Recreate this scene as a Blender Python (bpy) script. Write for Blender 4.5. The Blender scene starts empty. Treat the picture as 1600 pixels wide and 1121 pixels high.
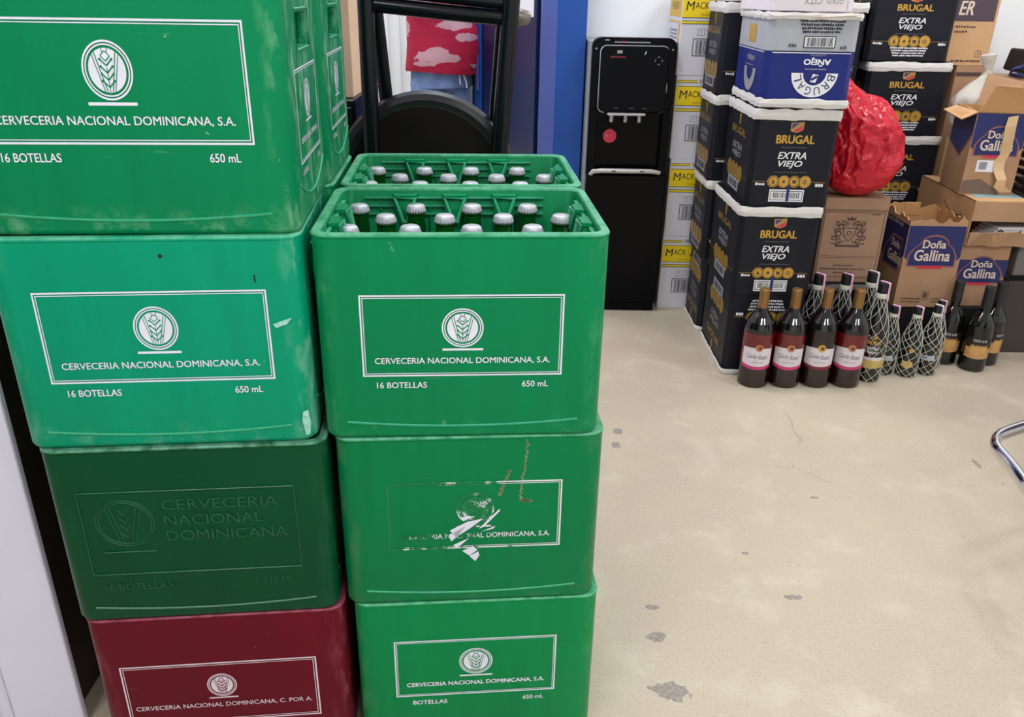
import bpy, bmesh, math, random
from mathutils import Vector, Matrix, noise
random.seed(7)
PI = math.pi
sc = bpy.context.scene
C = sc.collection

# ------------------------------------------------------------------ camera
PITCH, ROLL, FPX, CAMZ = 0.420167, 0.017728, 1293.5, 1.298
cd = bpy.data.cameras.new('camera')
cam = bpy.data.objects.new('camera', cd); C.objects.link(cam)
cd.sensor_fit = 'HORIZONTAL'; cd.sensor_width = 36.0; cd.lens = 36.0 * FPX / 1600.0
cd.clip_start = 0.02
_fw = Vector((0, math.cos(PITCH), -math.sin(PITCH)))
_rt = Vector((1, 0, 0)); _up = Vector((0, math.sin(PITCH), math.cos(PITCH)))
_r2 = math.cos(ROLL) * _rt + math.sin(ROLL) * _up
_u2 = -math.sin(ROLL) * _rt + math.cos(ROLL) * _up
_m = Matrix((_r2, _u2, -_fw)).transposed().to_4x4()
_m.translation = Vector((0, 0, CAMZ))
cam.matrix_world = _m
sc.camera = cam

# ------------------------------------------------------------------ world, exposure
w = bpy.data.worlds.new('world'); sc.world = w; w.use_nodes = True
w.node_tree.nodes['Background'].inputs[0].default_value = (0.80, 0.88, 1.0, 1)
w.node_tree.nodes['Background'].inputs[1].default_value = 0.30
sc.view_settings.view_transform = 'Standard'
sc.view_settings.look = 'None'
sc.view_settings.gamma = 1.0
sc.view_settings.use_curve_mapping = False
sc.view_settings.exposure = 0.0
LIGHT = 45.0          # radiance of each round ceiling lamp

# ------------------------------------------------------------------ materials
def lin(c):
    return tuple((x / 255 / 12.92) if x / 255 <= 0.04045 else ((x / 255 + 0.055) / 1.055) ** 2.4 for x in c[:3]) + (1.0,)

def new_mat(name):
    m = bpy.data.materials.new(name); m.use_nodes = True
    nt = m.node_tree
    return m, nt, nt.nodes['Principled BSDF']

def N(nt, t, **kw):
    n = nt.nodes.new(t)
    for k, v in kw.items(): setattr(n, k, v)
    return n

def setin(n, **kw):
    for k, v in kw.items(): n.inputs[k].default_value = v

def ramp(nt, fac, a, b, ca=(0, 0, 0, 1), cb=(1, 1, 1, 1)):
    r = N(nt, 'ShaderNodeValToRGB')
    r.color_ramp.elements[0].position = a; r.color_ramp.elements[1].position = b
    r.color_ramp.elements[0].color = ca; r.color_ramp.elements[1].color = cb
    nt.links.new(fac, r.inputs[0]); return r.outputs[0]

def mix(nt, fac, a, b, mode='MIX'):
    n = N(nt, 'ShaderNodeMix', data_type='RGBA', blend_type=mode)
    for sock, v in ((n.inputs[0], fac), (n.inputs[6], a), (n.inputs[7], b)):
        if hasattr(v, 'links'): nt.links.new(v, sock)
        else: sock.default_value = v
    return n.outputs[2]

def mth(nt, op, a, b=None, clamp=False):
    n = N(nt, 'ShaderNodeMath', operation=op); n.use_clamp = clamp
    for i, v in ((0, a), (1, b)):
        if v is None: continue
        if hasattr(v, 'links'): nt.links.new(v, n.inputs[i])
        else: n.inputs[i].default_value = v
    return n.outputs[0]

def noise_tex(nt, scale, detail=3.0, rough=0.5, vec=None, dist=0.0):
    n = N(nt, 'ShaderNodeTexNoise'); setin(n, Scale=scale, Detail=detail, Roughness=rough, Distortion=dist)
    if vec is not None: nt.links.new(vec, n.inputs['Vector'])
    return n.outputs['Fac']

def coords(nt, kind='Object'):
    return N(nt, 'ShaderNodeTexCoord').outputs[kind]

def scaled(nt, vec, s, off=(0, 0, 0)):
    n = N(nt, 'ShaderNodeMapping'); n.inputs['Scale'].default_value = s; n.inputs['Location'].default_value = off
    nt.links.new(vec, n.inputs['Vector']); return n.outputs[0]

def bump(nt, b, h, strength=0.2, dist=0.002):
    n = N(nt, 'ShaderNodeBump'); setin(n, Strength=strength, Distance=dist)
    nt.links.new(h, n.inputs['Height']); nt.links.new(n.outputs[0], b.inputs['Normal'])

_mats = {}
def M(name, col=None, rough=0.5, metal=0.0, vary=0.0, vscale=8.0, bmp=0.0, bscale=60.0, emit=0.0, coat=0.0, spec=0.5, trans=0.0, sheen=0.0):
    if name in _mats: return _mats[name]
    m, nt, b = new_mat(name)
    c = lin(col)
    b.inputs['Base Color'].default_value = c
    setin(b, Roughness=rough, Metallic=metal)
    b.inputs['Specular IOR Level'].default_value = spec
    b.inputs['Coat Weight'].default_value = coat
    b.inputs['Transmission Weight'].default_value = trans
    o = coords(nt)
    if vary:
        f = noise_tex(nt, vscale, 4.0, 0.6, o)
        d = tuple(x * (1 - vary) for x in c[:3]) + (1,); u = tuple(min(1, x * (1 + vary)) for x in c[:3]) + (1,)
        nt.links.new(ramp(nt, f, 0.3, 0.7, d, u), b.inputs['Base Color'])
    if bmp:
        bump(nt, b, noise_tex(nt, bscale, 3.0, 0.6, o), bmp, 0.003)
    if emit:
        b.inputs['Emission Color'].default_value = c; b.inputs['Emission Strength'].default_value = emit
    _mats[name] = m
    return m

def crate_plastic(name, col, scuff, wear=0.5, rough=0.33, seed=0.0):
    """moulded polyethylene: slight streaks, worn grey-white rubbed corners, small scratches"""
    m, nt, b = new_mat(name)
    c = lin(col); s = lin(scuff)
    o = scaled(nt, coords(nt), (1, 1, 1), (seed, seed * 0.7, seed * 0.3))
    o0 = coords(nt)
    sep = N(nt, 'ShaderNodeSeparateXYZ'); nt.links.new(o0, sep.inputs[0])
    streak = noise_tex(nt, 1.0, 3.0, 0.6, scaled(nt, o, (26, 26, 2.5)))
    base = ramp(nt, streak, 0.25, 0.75, tuple(x * 0.90 for x in c[:3]) + (1,), tuple(min(1, x * 1.09) for x in c[:3]) + (1,))
    # rubbed corners: wear near |x| max
    ax = mth(nt, 'ABSOLUTE', sep.outputs[0])
    cornerish = mth(nt, 'MULTIPLY', mth(nt, 'SUBTRACT', ax, 0.178), 30.0, True)
    low = mth(nt, 'MULTIPLY', mth(nt, 'SUBTRACT', 0.045, sep.outputs[2]), 30.0, True)
    nz = ramp(nt, noise_tex(nt, 1.0, 5.0, 0.65, scaled(nt, o, (40, 40, 14))), 0.50, 0.75)
    nz2 = ramp(nt, noise_tex(nt, 30.0, 5.0, 0.7, o), 0.50, 0.78)
    f1 = mth(nt, 'MULTIPLY', mth(nt, 'MAXIMUM', mth(nt, 'MULTIPLY', cornerish, nz), mth(nt, 'MULTIPLY', mth(nt, 'MULTIPLY', low, nz2), 0.6)), wear, True)
    base = mix(nt, f1, base, s)
    rim = mth(nt, 'MULTIPLY', mth(nt, 'SUBTRACT', sep.outputs[2], 0.3225), 400.0, True)
    nz3 = ramp(nt, noise_tex(nt, 35.0, 4.0, 0.7, o), 0.30, 0.60)
    base = mix(nt, mth(nt, 'MULTIPLY', mth(nt, 'MULTIPLY', rim, nz3), 0.65), base, tuple(c[i] * 0.4 + lin((150, 225, 190))[i] * 0.6 if c[1] > c[0] else s[i] for i in range(3)) + (1,))  # paler rim: grazing reflection painted into the plastic's colour
    # thin scratches
    scr = ramp(nt, noise_tex(nt, 1.0, 2.0, 0.5, scaled(nt, o, (14, 14, 150))), 0.735, 0.76)
    spots = ramp(nt, noise_tex(nt, 55.0, 2.0, 0.5, o), 0.765, 0.79)
    f2 = mth(nt, 'MULTIPLY', mth(nt, 'MAXIMUM', mth(nt, 'MULTIPLY', scr, 0.35), spots), wear * 0.7, True)
    base = mix(nt, f2, base, s)
    nt.links.new(base, b.inputs['Base Color'])
    b.inputs['Specular IOR Level'].default_value = 0.16
    nt.links.new(ramp(nt, streak, 0.2, 0.8, (rough * 0.85,) * 3 + (1,), (min(1, rough * 1.3),) * 3 + (1,)), b.inputs['Roughness'])
    bump(nt, b, noise_tex(nt, 1.0, 2.0, 0.5, scaled(nt, o, (9, 9, 3))), 0.25, 0.004)
    _mats[name] = m
    return m

def worn_print(name, ink, base, seed):
    m, nt, b = new_mat(name)
    o = coords(nt); sep = N(nt, 'ShaderNodeSeparateXYZ'); nt.links.new(o, sep.inputs[0])
    n1 = noise_tex(nt, 70.0, 4.0, 0.7, scaled(nt, o, (1, 1, 1), (seed, 0, 0)))
    n2 = noise_tex(nt, 11.0, 2.0, 0.5, scaled(nt, o, (1, 1, 1), (0, 0, seed)))
    grad = mth(nt, 'MULTIPLY', sep.outputs[0], 1.25)
    t = mth(nt, 'ADD', mth(nt, 'ADD', mth(nt, 'MULTIPLY', n1, 0.55), mth(nt, 'MULTIPLY', n2, 0.6)), grad)
    f = ramp(nt, t, 0.505, 0.555)
    nt.links.new(mix(nt, f, lin(base), lin(ink)), b.inputs['Base Color'])
    setin(b, Roughness=0.4)
    _mats[name] = m
    return m

def cardboard(name, col, rough=0.8, vary=0.10):
    m, nt, b = new_mat(name)
    c = lin(col); o = coords(nt)
    f = noise_tex(nt, 7.0, 4.0, 0.6, o)
    fine = noise_tex(nt, 1.0, 2.0, 0.5, scaled(nt, o, (500, 500, 40)))
    f = mth(nt, 'ADD', mth(nt, 'MULTIPLY', f, 0.7), mth(nt, 'MULTIPLY', fine, 0.3))
    nt.links.new(ramp(nt, f, 0.3, 0.7, tuple(x * (1 - vary) for x in c[:3]) + (1,), tuple(min(1, x * (1 + vary)) for x in c[:3]) + (1,)), b.inputs['Base Color'])
    setin(b, Roughness=rough); b.inputs['Specular IOR Level'].default_value = 0.2
    bump(nt, b, noise_tex(nt, 10.0, 3.0, 0.5, o), 0.35, 0.006)
    _mats[name] = m
    return m

def floor_material():
    m, nt, b = new_mat('beige painted concrete')
    o = coords(nt)
    big = noise_tex(nt, 1.3, 4.0, 0.6, o)
    col = ramp(nt, big, 0.30, 0.70, lin((178, 160, 140)), lin((186, 174, 144)))
    mid = noise_tex(nt, 6.0, 5.0, 0.65, scaled(nt, o, (1, 1, 1), (4, 2, 0)))
    col = mix(nt, ramp(nt, mid, 0.52, 0.74), col, lin((200, 190, 166)))
    dirt = noise_tex(nt, 2.6, 5.0, 0.7, scaled(nt, o, (1, 1, 1), (9, 5, 0)))
    col = mix(nt, mth(nt, 'MULTIPLY', ramp(nt, dirt, 0.54, 0.80), 0.45), col, lin((148, 134, 120)))
    sp = noise_tex(nt, 150.0, 4.0, 0.75, o)
    col = mix(nt, mth(nt, 'MULTIPLY', ramp(nt, sp, 0.54, 0.76), 0.26), col, lin((146, 130, 110)))
    col = mix(nt, mth(nt, 'MULTIPLY', ramp(nt, sp, 0.46, 0.28), 0.30), col, lin((208, 200, 184)))
    spk = noise_tex(nt, 38.0, 2.0, 0.5, scaled(nt, o, (1, 1, 1), (3, 7, 0)))
    col = mix(nt, mth(nt, 'MULTIPLY', ramp(nt, spk, 0.745, 0.765), 0.55), col, lin((128, 116, 104)))
    # hairline cracks
    v = N(nt, 'ShaderNodeTexVoronoi', feature='DISTANCE_TO_EDGE'); setin(v, Scale=0.8)
    wob = N(nt, 'ShaderNodeVectorMath', operation='ADD')
    nn = N(nt, 'ShaderNodeTexNoise'); setin(nn, Scale=5.0, Detail=3.0)
    nt.links.new(o, nn.inputs['Vector'])
    sc_ = N(nt, 'ShaderNodeVectorMath', operation='SCALE'); sc_.inputs['Scale'].default_value = 0.12
    nt.links.new(nn.outputs['Color'], sc_.inputs[0])
    nt.links.new(o, wob.inputs[0]); nt.links.new(sc_.outputs[0], wob.inputs[1])
    nt.links.new(wob.outputs[0], v.inputs['Vector'])
    crack = ramp(nt, v.outputs['Distance'], 0.0, 0.004, (1, 1, 1, 1), (0, 0, 0, 1))
    cm = mth(nt, 'MULTIPLY', crack, ramp(nt, noise_tex(nt, 3.0, 2.0, 0.5, o), 0.50, 0.62))
    col = mix(nt, mth(nt, 'MULTIPLY', cm, 0.5), col, lin((140, 122, 100)))
    # chipped patches, each where it lies on the floor
    chips = [(0.335, 1.262, 0.040, 0.024), (0.329, 1.416, 0.020, 0.016), (0.334, 1.512, 0.016, 0.009), (0.672, 1.555, 0.022, 0.009),
             (0.345, 2.345, 0.018, 0.018), (0.33, 2.255, 0.014, 0.018), (1.42, 2.18, 0.006, 0.034), (0.86, 1.98, 0.012, 0.006), (0.60, 1.72, 0.008, 0.006)]
    sep = N(nt, 'ShaderNodeSeparateXYZ'); nt.links.new(o, sep.inputs[0])
    cn = mth(nt, 'MULTIPLY', mth(nt, 'SUBTRACT', noise_tex(nt, 42.0, 3.0, 0.6, o), 0.5), 1.5)
    tot = None
    for (x, y, a, bb) in chips:
        dx = mth(nt, 'DIVIDE', mth(nt, 'SUBTRACT', sep.outputs[0], x), a)
        dy = mth(nt, 'DIVIDE', mth(nt, 'SUBTRACT', sep.outputs[1], y), bb)
        d = mth(nt, 'SQRT', mth(nt, 'ADD', mth(nt, 'MULTIPLY', dx, dx), mth(nt, 'MULTIPLY', dy, dy)))
        k = mth(nt, 'LESS_THAN', mth(nt, 'ADD', d, cn), 1.0)
        tot = k if tot is None else mth(nt, 'MAXIMUM', tot, k)
    chipc = ramp(nt, noise_tex(nt, 120.0, 3.0, 0.7, o), 0.3, 0.7, lin((112, 102, 96)), lin((165, 154, 144)))
    col = mix(nt, mth(nt, 'MULTIPLY', tot, 0.9), col, chipc)
    nt.links.new(col, b.inputs['Base Color'])
    setin(b, Roughness=0.55)
    h = mth(nt, 'ADD', mth(nt, 'MULTIPLY', sp, 0.5), mth(nt, 'MULTIPLY', tot, -1.2))
    bump(nt, b, h, 0.22, 0.0015)
    return m

MAT_GREEN = crate_plastic('crate green', (0, 130, 78), (120, 190, 150), 0.45, 0.34, 0.0)
MAT_GREEN2 = crate_plastic('crate green scuffed', (0, 122, 70), (92, 128, 92), 1.0, 0.36, 3.1)
MAT_GREEN3 = crate_plastic('crate green bright', (0, 134, 72), (110, 180, 130), 0.5, 0.34, 5.7)
MAT_TEAL = crate_plastic('crate light green', (0, 150, 110), (150, 200, 180), 0.8, 0.34, 8.3)
MAT_SIDE = crate_plastic('crate green dusty', (2, 132, 82), (150, 205, 165), 0.8, 0.36, 12.9)
MAT_DARK = crate_plastic('crate dark green', (0, 72, 40), (60, 120, 90), 0.35, 0.30, 17.0)
MAT_RED = crate_plastic('crate maroon', (100, 10, 30), (170, 90, 110), 0.8, 0.36, 21.0)
INK = M('white ink', (228, 228, 240), 0.45, vary=0.05, vscale=40)
INKR = M('pinkish white ink', (225, 208, 218), 0.45, vary=0.05, vscale=40)
INKW = worn_print('worn white ink', (225, 228, 232), (0, 122, 70), 1.3)
WHITE = M('white wall paint', (240, 243, 244), 0.6, vary=0.02, vscale=3, bmp=0.12, bscale=25)
CASING = M('white gloss trim paint', (226, 224, 240), 0.4, vary=0.02, vscale=4, bmp=0.10, bscale=9)
FLOOR = floor_material()
CAP = M('silver bottle cap', (188, 190, 197), 0.36, metal=0.2)
BEERGLASS = M('green bottle glass', (6, 66, 14), 0.05)
BLACKCARD = cardboard('black printed card', (27, 28, 36), 0.45, 0.15)
WHITECARD = cardboard('white torn card', (222, 218, 212), 0.75, 0.05)
BROWN = cardboard('brown cardboard', (178, 140, 108), 0.8, 0.10)
BROWN2 = cardboard('crest cardboard', (166, 132, 108), 0.8, 0.08)
BROWN3 = cardboard('light brown cardboard', (206, 164, 120), 0.8, 0.10)
BROWNIN = cardboard('inner cardboard', (196, 150, 102), 0.85, 0.10)
YELLOW = M('yellow print', (246, 216, 20), 0.5)
GOLD = M('gold print', (206, 160, 66), 0.4, metal=0.25, vary=0.12, vscale=60)
DGOLD = M('dull gold print', (150, 118, 52), 0.42, metal=0.2, vary=0.25, vscale=90)
DINK = M('dark ink', (30, 28, 40), 0.6)
BINK = M('brown ink', (84, 64, 56), 0.7)
GINK = M('grey ink', (150, 150, 156), 0.6)
DGREY = M('dim grey ink', (84, 84, 90), 0.6)
WINK = M('white print', (236, 236, 238), 0.5)
REDINK = M('red print', (205, 48, 70), 0.5)
BLUEINK = M('blue print', (40, 52, 140), 0.5)
NAVY = cardboard('navy print', (36, 46, 118), 0.45, 0.12)
NAVYL = M('navy box print', (30, 36, 96), 0.5, vary=0.1)
SILVER = cardboard('silver card', (176, 178, 184), 0.45, 0.08)
BLACKMETAL = M('black enamel', (12, 13, 18), 0.22, spec=0.3)
VINYL = M('black vinyl', (15, 16, 19), 0.33, bmp=0.35, bscale=16, spec=0.45)
PLYWOOD = M('dark seat board', (22, 19, 16), 0.7, vary=0.2, spec=0.1)
BLUE = M('blue door paint', (8, 70, 152), 0.4, vary=0.08, vscale=5, bmp=0.1, bscale=14)
BLUE2 = M('blue bevel paint', (72, 90, 156), 0.45, vary=0.05)
COOLBLK = M('black gloss plastic', (6, 7, 11), 0.10, spec=0.10)
COOLBLK2 = M('black satin plastic', (7, 8, 12), 0.25, spec=0.10)
COOLSIDE = M('grey painted steel', (150, 154, 156), 0.4)
CHROME = M('chrome', (214, 214, 218), 0.08, metal=1.0)
STEEL = M('brushed silver', (200, 200, 204), 0.3, metal=0.8)
DARKCAB = M('dark brown panel', (62, 54, 52), 0.5, vary=0.08)
GREYCAB = M('grey drawer front', (112, 108, 106), 0.5, vary=0.05)
BLACKW = M('black wood', (20, 19, 20), 0.6, vary=0.2)
BLACKP = M('black plastic', (24, 25, 28), 0.4)
PINK = M('pink paper strip', (232, 176, 206), 0.6)
PALEP = M('pale paper strip', (226, 214, 226), 0.6)
NET = M('white string', (214, 214, 198), 0.7)
RUMGLASS = M('dark bottle glass', (9, 10, 9), 0.06, coat=0.5)
WINEGLASS = M('wine bottle glass', (14, 9, 11), 0.05, coat=0.5)
WINERED = M('red wine in glass', (104, 8, 20), 0.06, coat=0.5)
WINEDK = M('dark wine in glass', (34, 10, 14), 0.06, coat=0.5)
CAPSULE = M('bronze foil', (150, 112, 66), 0.35, metal=0.6)
LABELW = M('white label paper', (224, 214, 222), 0.55)
LABELP = M('magenta band', (206, 60, 122), 0.5)
LABELM = M('maroon band', (128, 40, 52), 0.5)
COPPER = M('copper seal', (196, 130, 96), 0.35, metal=0.5)
LABELTAN = M('tan label', (196, 146, 92), 0.55, vary=0.2, vscale=60)
SKIN = M('skin', (196, 140, 112), 0.55)
HAIR = M('dark hair', (26, 20, 18), 0.6)

# ------------------------------------------------------------------ mesh helpers
class MB:
    def __init__(s): s.v, s.f, s.m, s.mats, s.sm = [], [], [], [], []
    def mi(s, mat):
        if mat not in s.mats: s.mats.append(mat)
        return s.mats.index(mat)
    def add(s, vs, fs, mat, smooth=False):
        o = len(s.v); k = s.mi(mat)
        s.v += [tuple(p) for p in vs]
        for f in fs: s.f.append([i + o for i in f]); s.m.append(k); s.sm.append(smooth)
        return s
    def quad(s, a, b, c, d, mat): return s.add([a, b, c, d], [(0, 1, 2, 3)], mat)
    def box(s, x0, x1, y0, y1, z0, z1, mat, bev=0.0, T=None, seg=2):
        bm = bmesh.new(); bmesh.ops.create_cube(bm, size=1.0)
        for p in bm.verts: p.co = Vector(((x0 + x1) / 2 + p.co.x * (x1 - x0), (y0 + y1) / 2 + p.co.y * (y1 - y0), (z0 + z1) / 2 + p.co.z * (z1 - z0)))
        if bev: bmesh.ops.bevel(bm, geom=list(bm.edges), offset=bev, segments=seg, profile=0.5, affect='EDGES')
        bm.verts.index_update()
        vs = [(T @ p.co) if T else p.co.copy() for p in bm.verts]; fs = [[q.index for q in f.verts] for f in bm.faces]
        bm.free(); return s.add(vs, fs, mat, False)
    def loft(s, rings, mat, cap0=True, cap1=True, smooth=True, closed=True):
        n = len(rings[0]); vs = [p for r in rings for p in r]; fs = []
        for i in range(len(rings) - 1):
            for j in range(n if closed else n - 1):
                a, b = i * n + j, i * n + (j + 1) % n
                fs.append((a, b, b + n, a + n))
        s.add(vs, fs, mat, smooth)
        if cap0: s.add(rings[0], [tuple(range(n))[::-1]], mat)
        if cap1: s.add(rings[-1], [tuple(range(n))], mat)
        return s
    def lathe(s, prof, mat, n=24, T=None, smooth=True, c=(0, 0)):
        """prof: (r, z) or (r, z, mat for the band that starts here)"""
        rings = []
        for p in prof:
            r = max(p[0], 1e-5)
            ring = [Vector((c[0] + r * math.cos(2 * PI * k / n), c[1] + r * math.sin(2 * PI * k / n), p[1])) for k in range(n)]
            rings.append([T @ q for q in ring] if T else ring)
        i = 0; cur = mat
        for i in range(len(prof) - 1):
            if len(prof[i]) > 2: cur = prof[i][2]
            s.loft([rings[i], rings[i + 1]], cur, False, False, smooth)
        return s
    def tube(s, pts, r, mat, n=8, closed=False, flat=1.0, upv=None):
        pts = [Vector(p) for p in pts]; rings = []; prev = None
        m = len(pts)
        for i, p in enumerate(pts):
            if closed: t = pts[(i + 1) % m] - pts[i - 1]
            else: t = pts[min(i + 1, m - 1)] - pts[max(i - 1, 0)]
            t.normalize()
            ref = upv or (prev if prev is not None else (Vector((0, 0, 1)) if abs(t.z) < 0.9 else Vector((1, 0, 0))))
            u = (ref - t * ref.dot(t)).normalized(); prev = u
            v = t.cross(u)
            rr = r[i] if isinstance(r, (list, tuple)) else r
            rings.append([p + (u * math.cos(2 * PI * k / n) + v * math.sin(2 * PI * k / n) * flat) * rr for k in range(n)])
        if closed: rings.append(rings[0]); return s.loft(rings, mat, False, False)
        return s.loft(rings, mat)
    def build(s, name, parent=None, loc=(0, 0, 0), rot=(0, 0, 0)):
        me = bpy.data.meshes.new(name)
        me.from_pydata(s.v, [], s.f)
        for m in s.mats: me.materials.append(m)
        me.polygons.foreach_set('material_index', s.m)
        me.polygons.foreach_set('use_smooth', s.sm)
        me.update()
        return link(name, me, parent, loc, rot)

def link(name, me, parent=None, loc=(0, 0, 0), rot=(0, 0, 0)):
    o = bpy.data.objects.new(name, me); C.objects.link(o)
    o.location = loc; o.rotation_euler = rot
    if parent: o.parent = parent
    return o

def tag(o, label=None, cat=None, group=None, kind=None):
    if label: o['label'] = label
    if cat: o['category'] = cat
    if group: o['group'] = group
    if kind: o['kind'] = kind
    return o

def thing(name, label, cat, loc=(0, 0, 0), rz=0.0, group=None, rot=None):
    o = bpy.data.objects.new(name, None); C.objects.link(o)
    o.empty_display_size = 0.05
    o.location = loc; o.rotation_euler = rot or (0, 0, rz)
    return tag(o, label, cat, group)

def struct(name, mb): return tag(mb.build(name), kind='structure')

def children(o): return [c for c in bpy.data.objects if c.parent == o]

def dup(root, loc, rz, label, group=None, skip=(), rot=None):
    r = root.copy(); C.objects.link(r); r.location = loc; r.rotation_euler = rot or (0, 0, rz); r['label'] = label
    if group: r['group'] = group
    for ch in children(root):
        if ch.name.split('.')[0] in skip: continue
        c = ch.copy(); C.objects.link(c); c.parent = r
        for g in children(ch):
            d = g.copy(); C.objects.link(d); d.parent = c
    return r

def set_mat(root, part, mat):
    for ch in children(root):
        if ch.name.split('.')[0] == part:
            ch.data = ch.data.copy()
            for i in range(len(ch.data.materials)): ch.data.materials[i] = mat

def rr(w, d, r, z, n=5, cx=0.0, cy=0.0):
    pts = []
    for (sx, sy, a0) in ((1, 1, 0), (-1, 1, 90), (-1, -1, 180), (1, -1, 270)):
        for k in range(n + 1):
            a = math.radians(a0 + 90 * k / n)
            pts.append(Vector((cx + sx * (w / 2 - r) + r * math.cos(a), cy + sy * (d / 2 - r) + r * math.sin(a), z)))
    return pts

# ---- lettering: built-in font turned into flat mesh and fitted to a box on a face
_tc = {}
def glyphs(txt, bold=0.0, shear=0.0, space=1.0):
    key = (txt, bold, shear, space)
    if key in _tc: return _tc[key]
    cu = bpy.data.curves.new('text', 'FONT'); cu.body = txt
    cu.resolution_u = 3; cu.offset = bold; cu.shear = shear; cu.space_character = space
    cu.fill_mode = 'FRONT'
    o = bpy.data.objects.new('text', cu); C.objects.link(o)
    dg = bpy.context.evaluated_depsgraph_get(); dg.update()
    me = bpy.data.meshes.new_from_object(o.evaluated_get(dg))
    vs = [(p.co.x, p.co.y) for p in me.vertices]; fs = [list(p.vertices) for p in me.polygons]
    bpy.data.objects.remove(o); bpy.data.curves.remove(cu); bpy.data.meshes.remove(me)
    x0 = min(p[0] for p in vs); x1 = max(p[0] for p in vs); y0 = min(p[1] for p in vs); y1 = max(p[1] for p in vs)
    vs = [((p[0] - x0) / (x1 - x0), (p[1] - y0) / (y1 - y0)) for p in vs]
    _tc[key] = (vs, fs); return _tc[key]

class Face:
    """prints onto a surface: at(u, v, e) gives the 3D point, u right, v up, e = lift off the surface"""
    def __init__(s, mb, at): s.mb, s.at = mb, at
    def poly(s, pts, mat, e=0.0006):
        s.mb.add([s.at(u, v, e) for u, v in pts], [tuple(range(len(pts)))], mat)
    def rect(s, u0, v0, u1, v1, mat, e=0.0006, n=1):
        for k in range(n):
            a = u0 + (u1 - u0) * k / n; b = u0 + (u1 - u0) * (k + 1) / n
            s.poly([(a, v0), (b, v0), (b, v1), (a, v1)], mat, e)
    def frame(s, u0, v0, u1, v1, t, mat, e=0.0006):
        s.rect(u0, v0, u1, v0 + t, mat, e); s.rect(u0, v1 - t, u1, v1, mat, e)
        s.rect(u0, v0 + t, u0 + t, v1 - t, mat, e); s.rect(u1 - t, v0 + t, u1, v1 - t, mat, e)
    def text(s, txt, u, v, w, h, mat, bold=0.0, shear=0.0, space=1.0, e=0.0008, anchor='c', flip=False):
        vs, fs = glyphs(txt, 0.0, shear, space)
        u0 = u - w / 2 if anchor == 'c' else (u if anchor == 'l' else u - w)
        k = bold * 1.25 * h
        for q, (du, dv) in enumerate(((k, k * .6), (-k, k * .6), (k, -k * .6), (-k, -k * .6)) if bold else ((0, 0),)):
            out = []
            for (a, b) in vs:
                if flip: a, b = 1 - a, 1 - b
                out.append(s.at(u0 + a * w + du, v + b * h + dv, e + q * .00006))
            s.mb.add(out, fs, mat)
    def disc(s, u, v, r, mat, e=0.0006, n=28, ry=None):
        ry = ry or r
        s.poly([(u + r * math.cos(2 * PI * k / n), v + ry * math.sin(2 * PI * k / n)) for k in range(n)], mat, e)
    def ring(s, u, v, r0, r1, mat, e=0.0006, n=36, a0=0, a1=360, k0=1.0):
        st = max(2, int(n * (a1 - a0) / 360))
        for k in range(st):
            a = math.radians(a0 + (a1 - a0) * k / st); b = math.radians(a0 + (a1 - a0) * (k + 1) / st)
            s.poly([(u + r0 * math.cos(a), v + r0 * math.sin(a)), (u + r1 * math.cos(a), v + r1 * math.sin(a)),
                    (u + r1 * math.cos(b), v + r1 * math.sin(b)), (u + r0 * math.cos(b), v + r0 * math.sin(b))], mat, e)
    def line(s, pts, t, mat, e=0.001):
        for (a, b) in zip(pts[:-1], pts[1:]):
            dx, dy = b[0] - a[0], b[1] - a[1]; L = math.hypot(dx, dy) or 1
            nx, ny = -dy / L * t / 2, dx / L * t / 2
            s.poly([(a[0] - nx, a[1] - ny), (b[0] - nx, b[1] - ny), (b[0] + nx, b[1] + ny), (a[0] + nx, a[1] + ny)], mat, e)
    def bars(s, u0, v0, u1, v1, mat, e=0.0009, seed=1):
        rnd = random.Random(seed); u = u0
        while u < u1 - 1e-4:
            wd = (u1 - u0) * rnd.choice((0.012, 0.02, 0.03)); s.rect(u, v0, min(u + wd, u1), v1, mat, e)
            u += wd + (u1 - u0) * rnd.choice((0.012, 0.018, 0.028))
    def scribble(s, u, v, w, h, mat, e=0.0008, seed=1, words=5):
        """a line of fine print too small to read"""
        rnd = random.Random(seed); u0 = u - w / 2; tot = 0
        ls = [rnd.uniform(0.5, 1.5) for _ in range(words)]; sm = sum(ls)
        for L in ls:
            ww = w * L / sm
            k = max(1, int(ww / (h * 0.9)))
            for i in range(k):
                a = u0 + ww * 0.92 * i / k
                s.rect(a, v + h * rnd.choice((0, 0, .15)), a + ww * 0.92 / k * 0.8, v + h * rnd.choice((1, 1, .8)), mat, e)
            u0 += ww

def front(mb, y, x0=0.0, z0=0.0): return Face(mb, lambda u, v, e: Vector((x0 + u, y - e, z0 + v)))
def rightside(mb, x): return Face(mb, lambda u, v, e: Vector((x + e, u, v)))
def leftside(mb, x): return Face(mb, lambda u, v, e: Vector((x - e, -u, v)))
def wrap(mb, rad, z0=0.0, a0=-PI / 2): return Face(mb, lambda u, v, e: Vector(((rad + e) * math.cos(a0 + u / rad), (rad + e) * math.sin(a0 + u / rad), z0 + v)))

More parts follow.
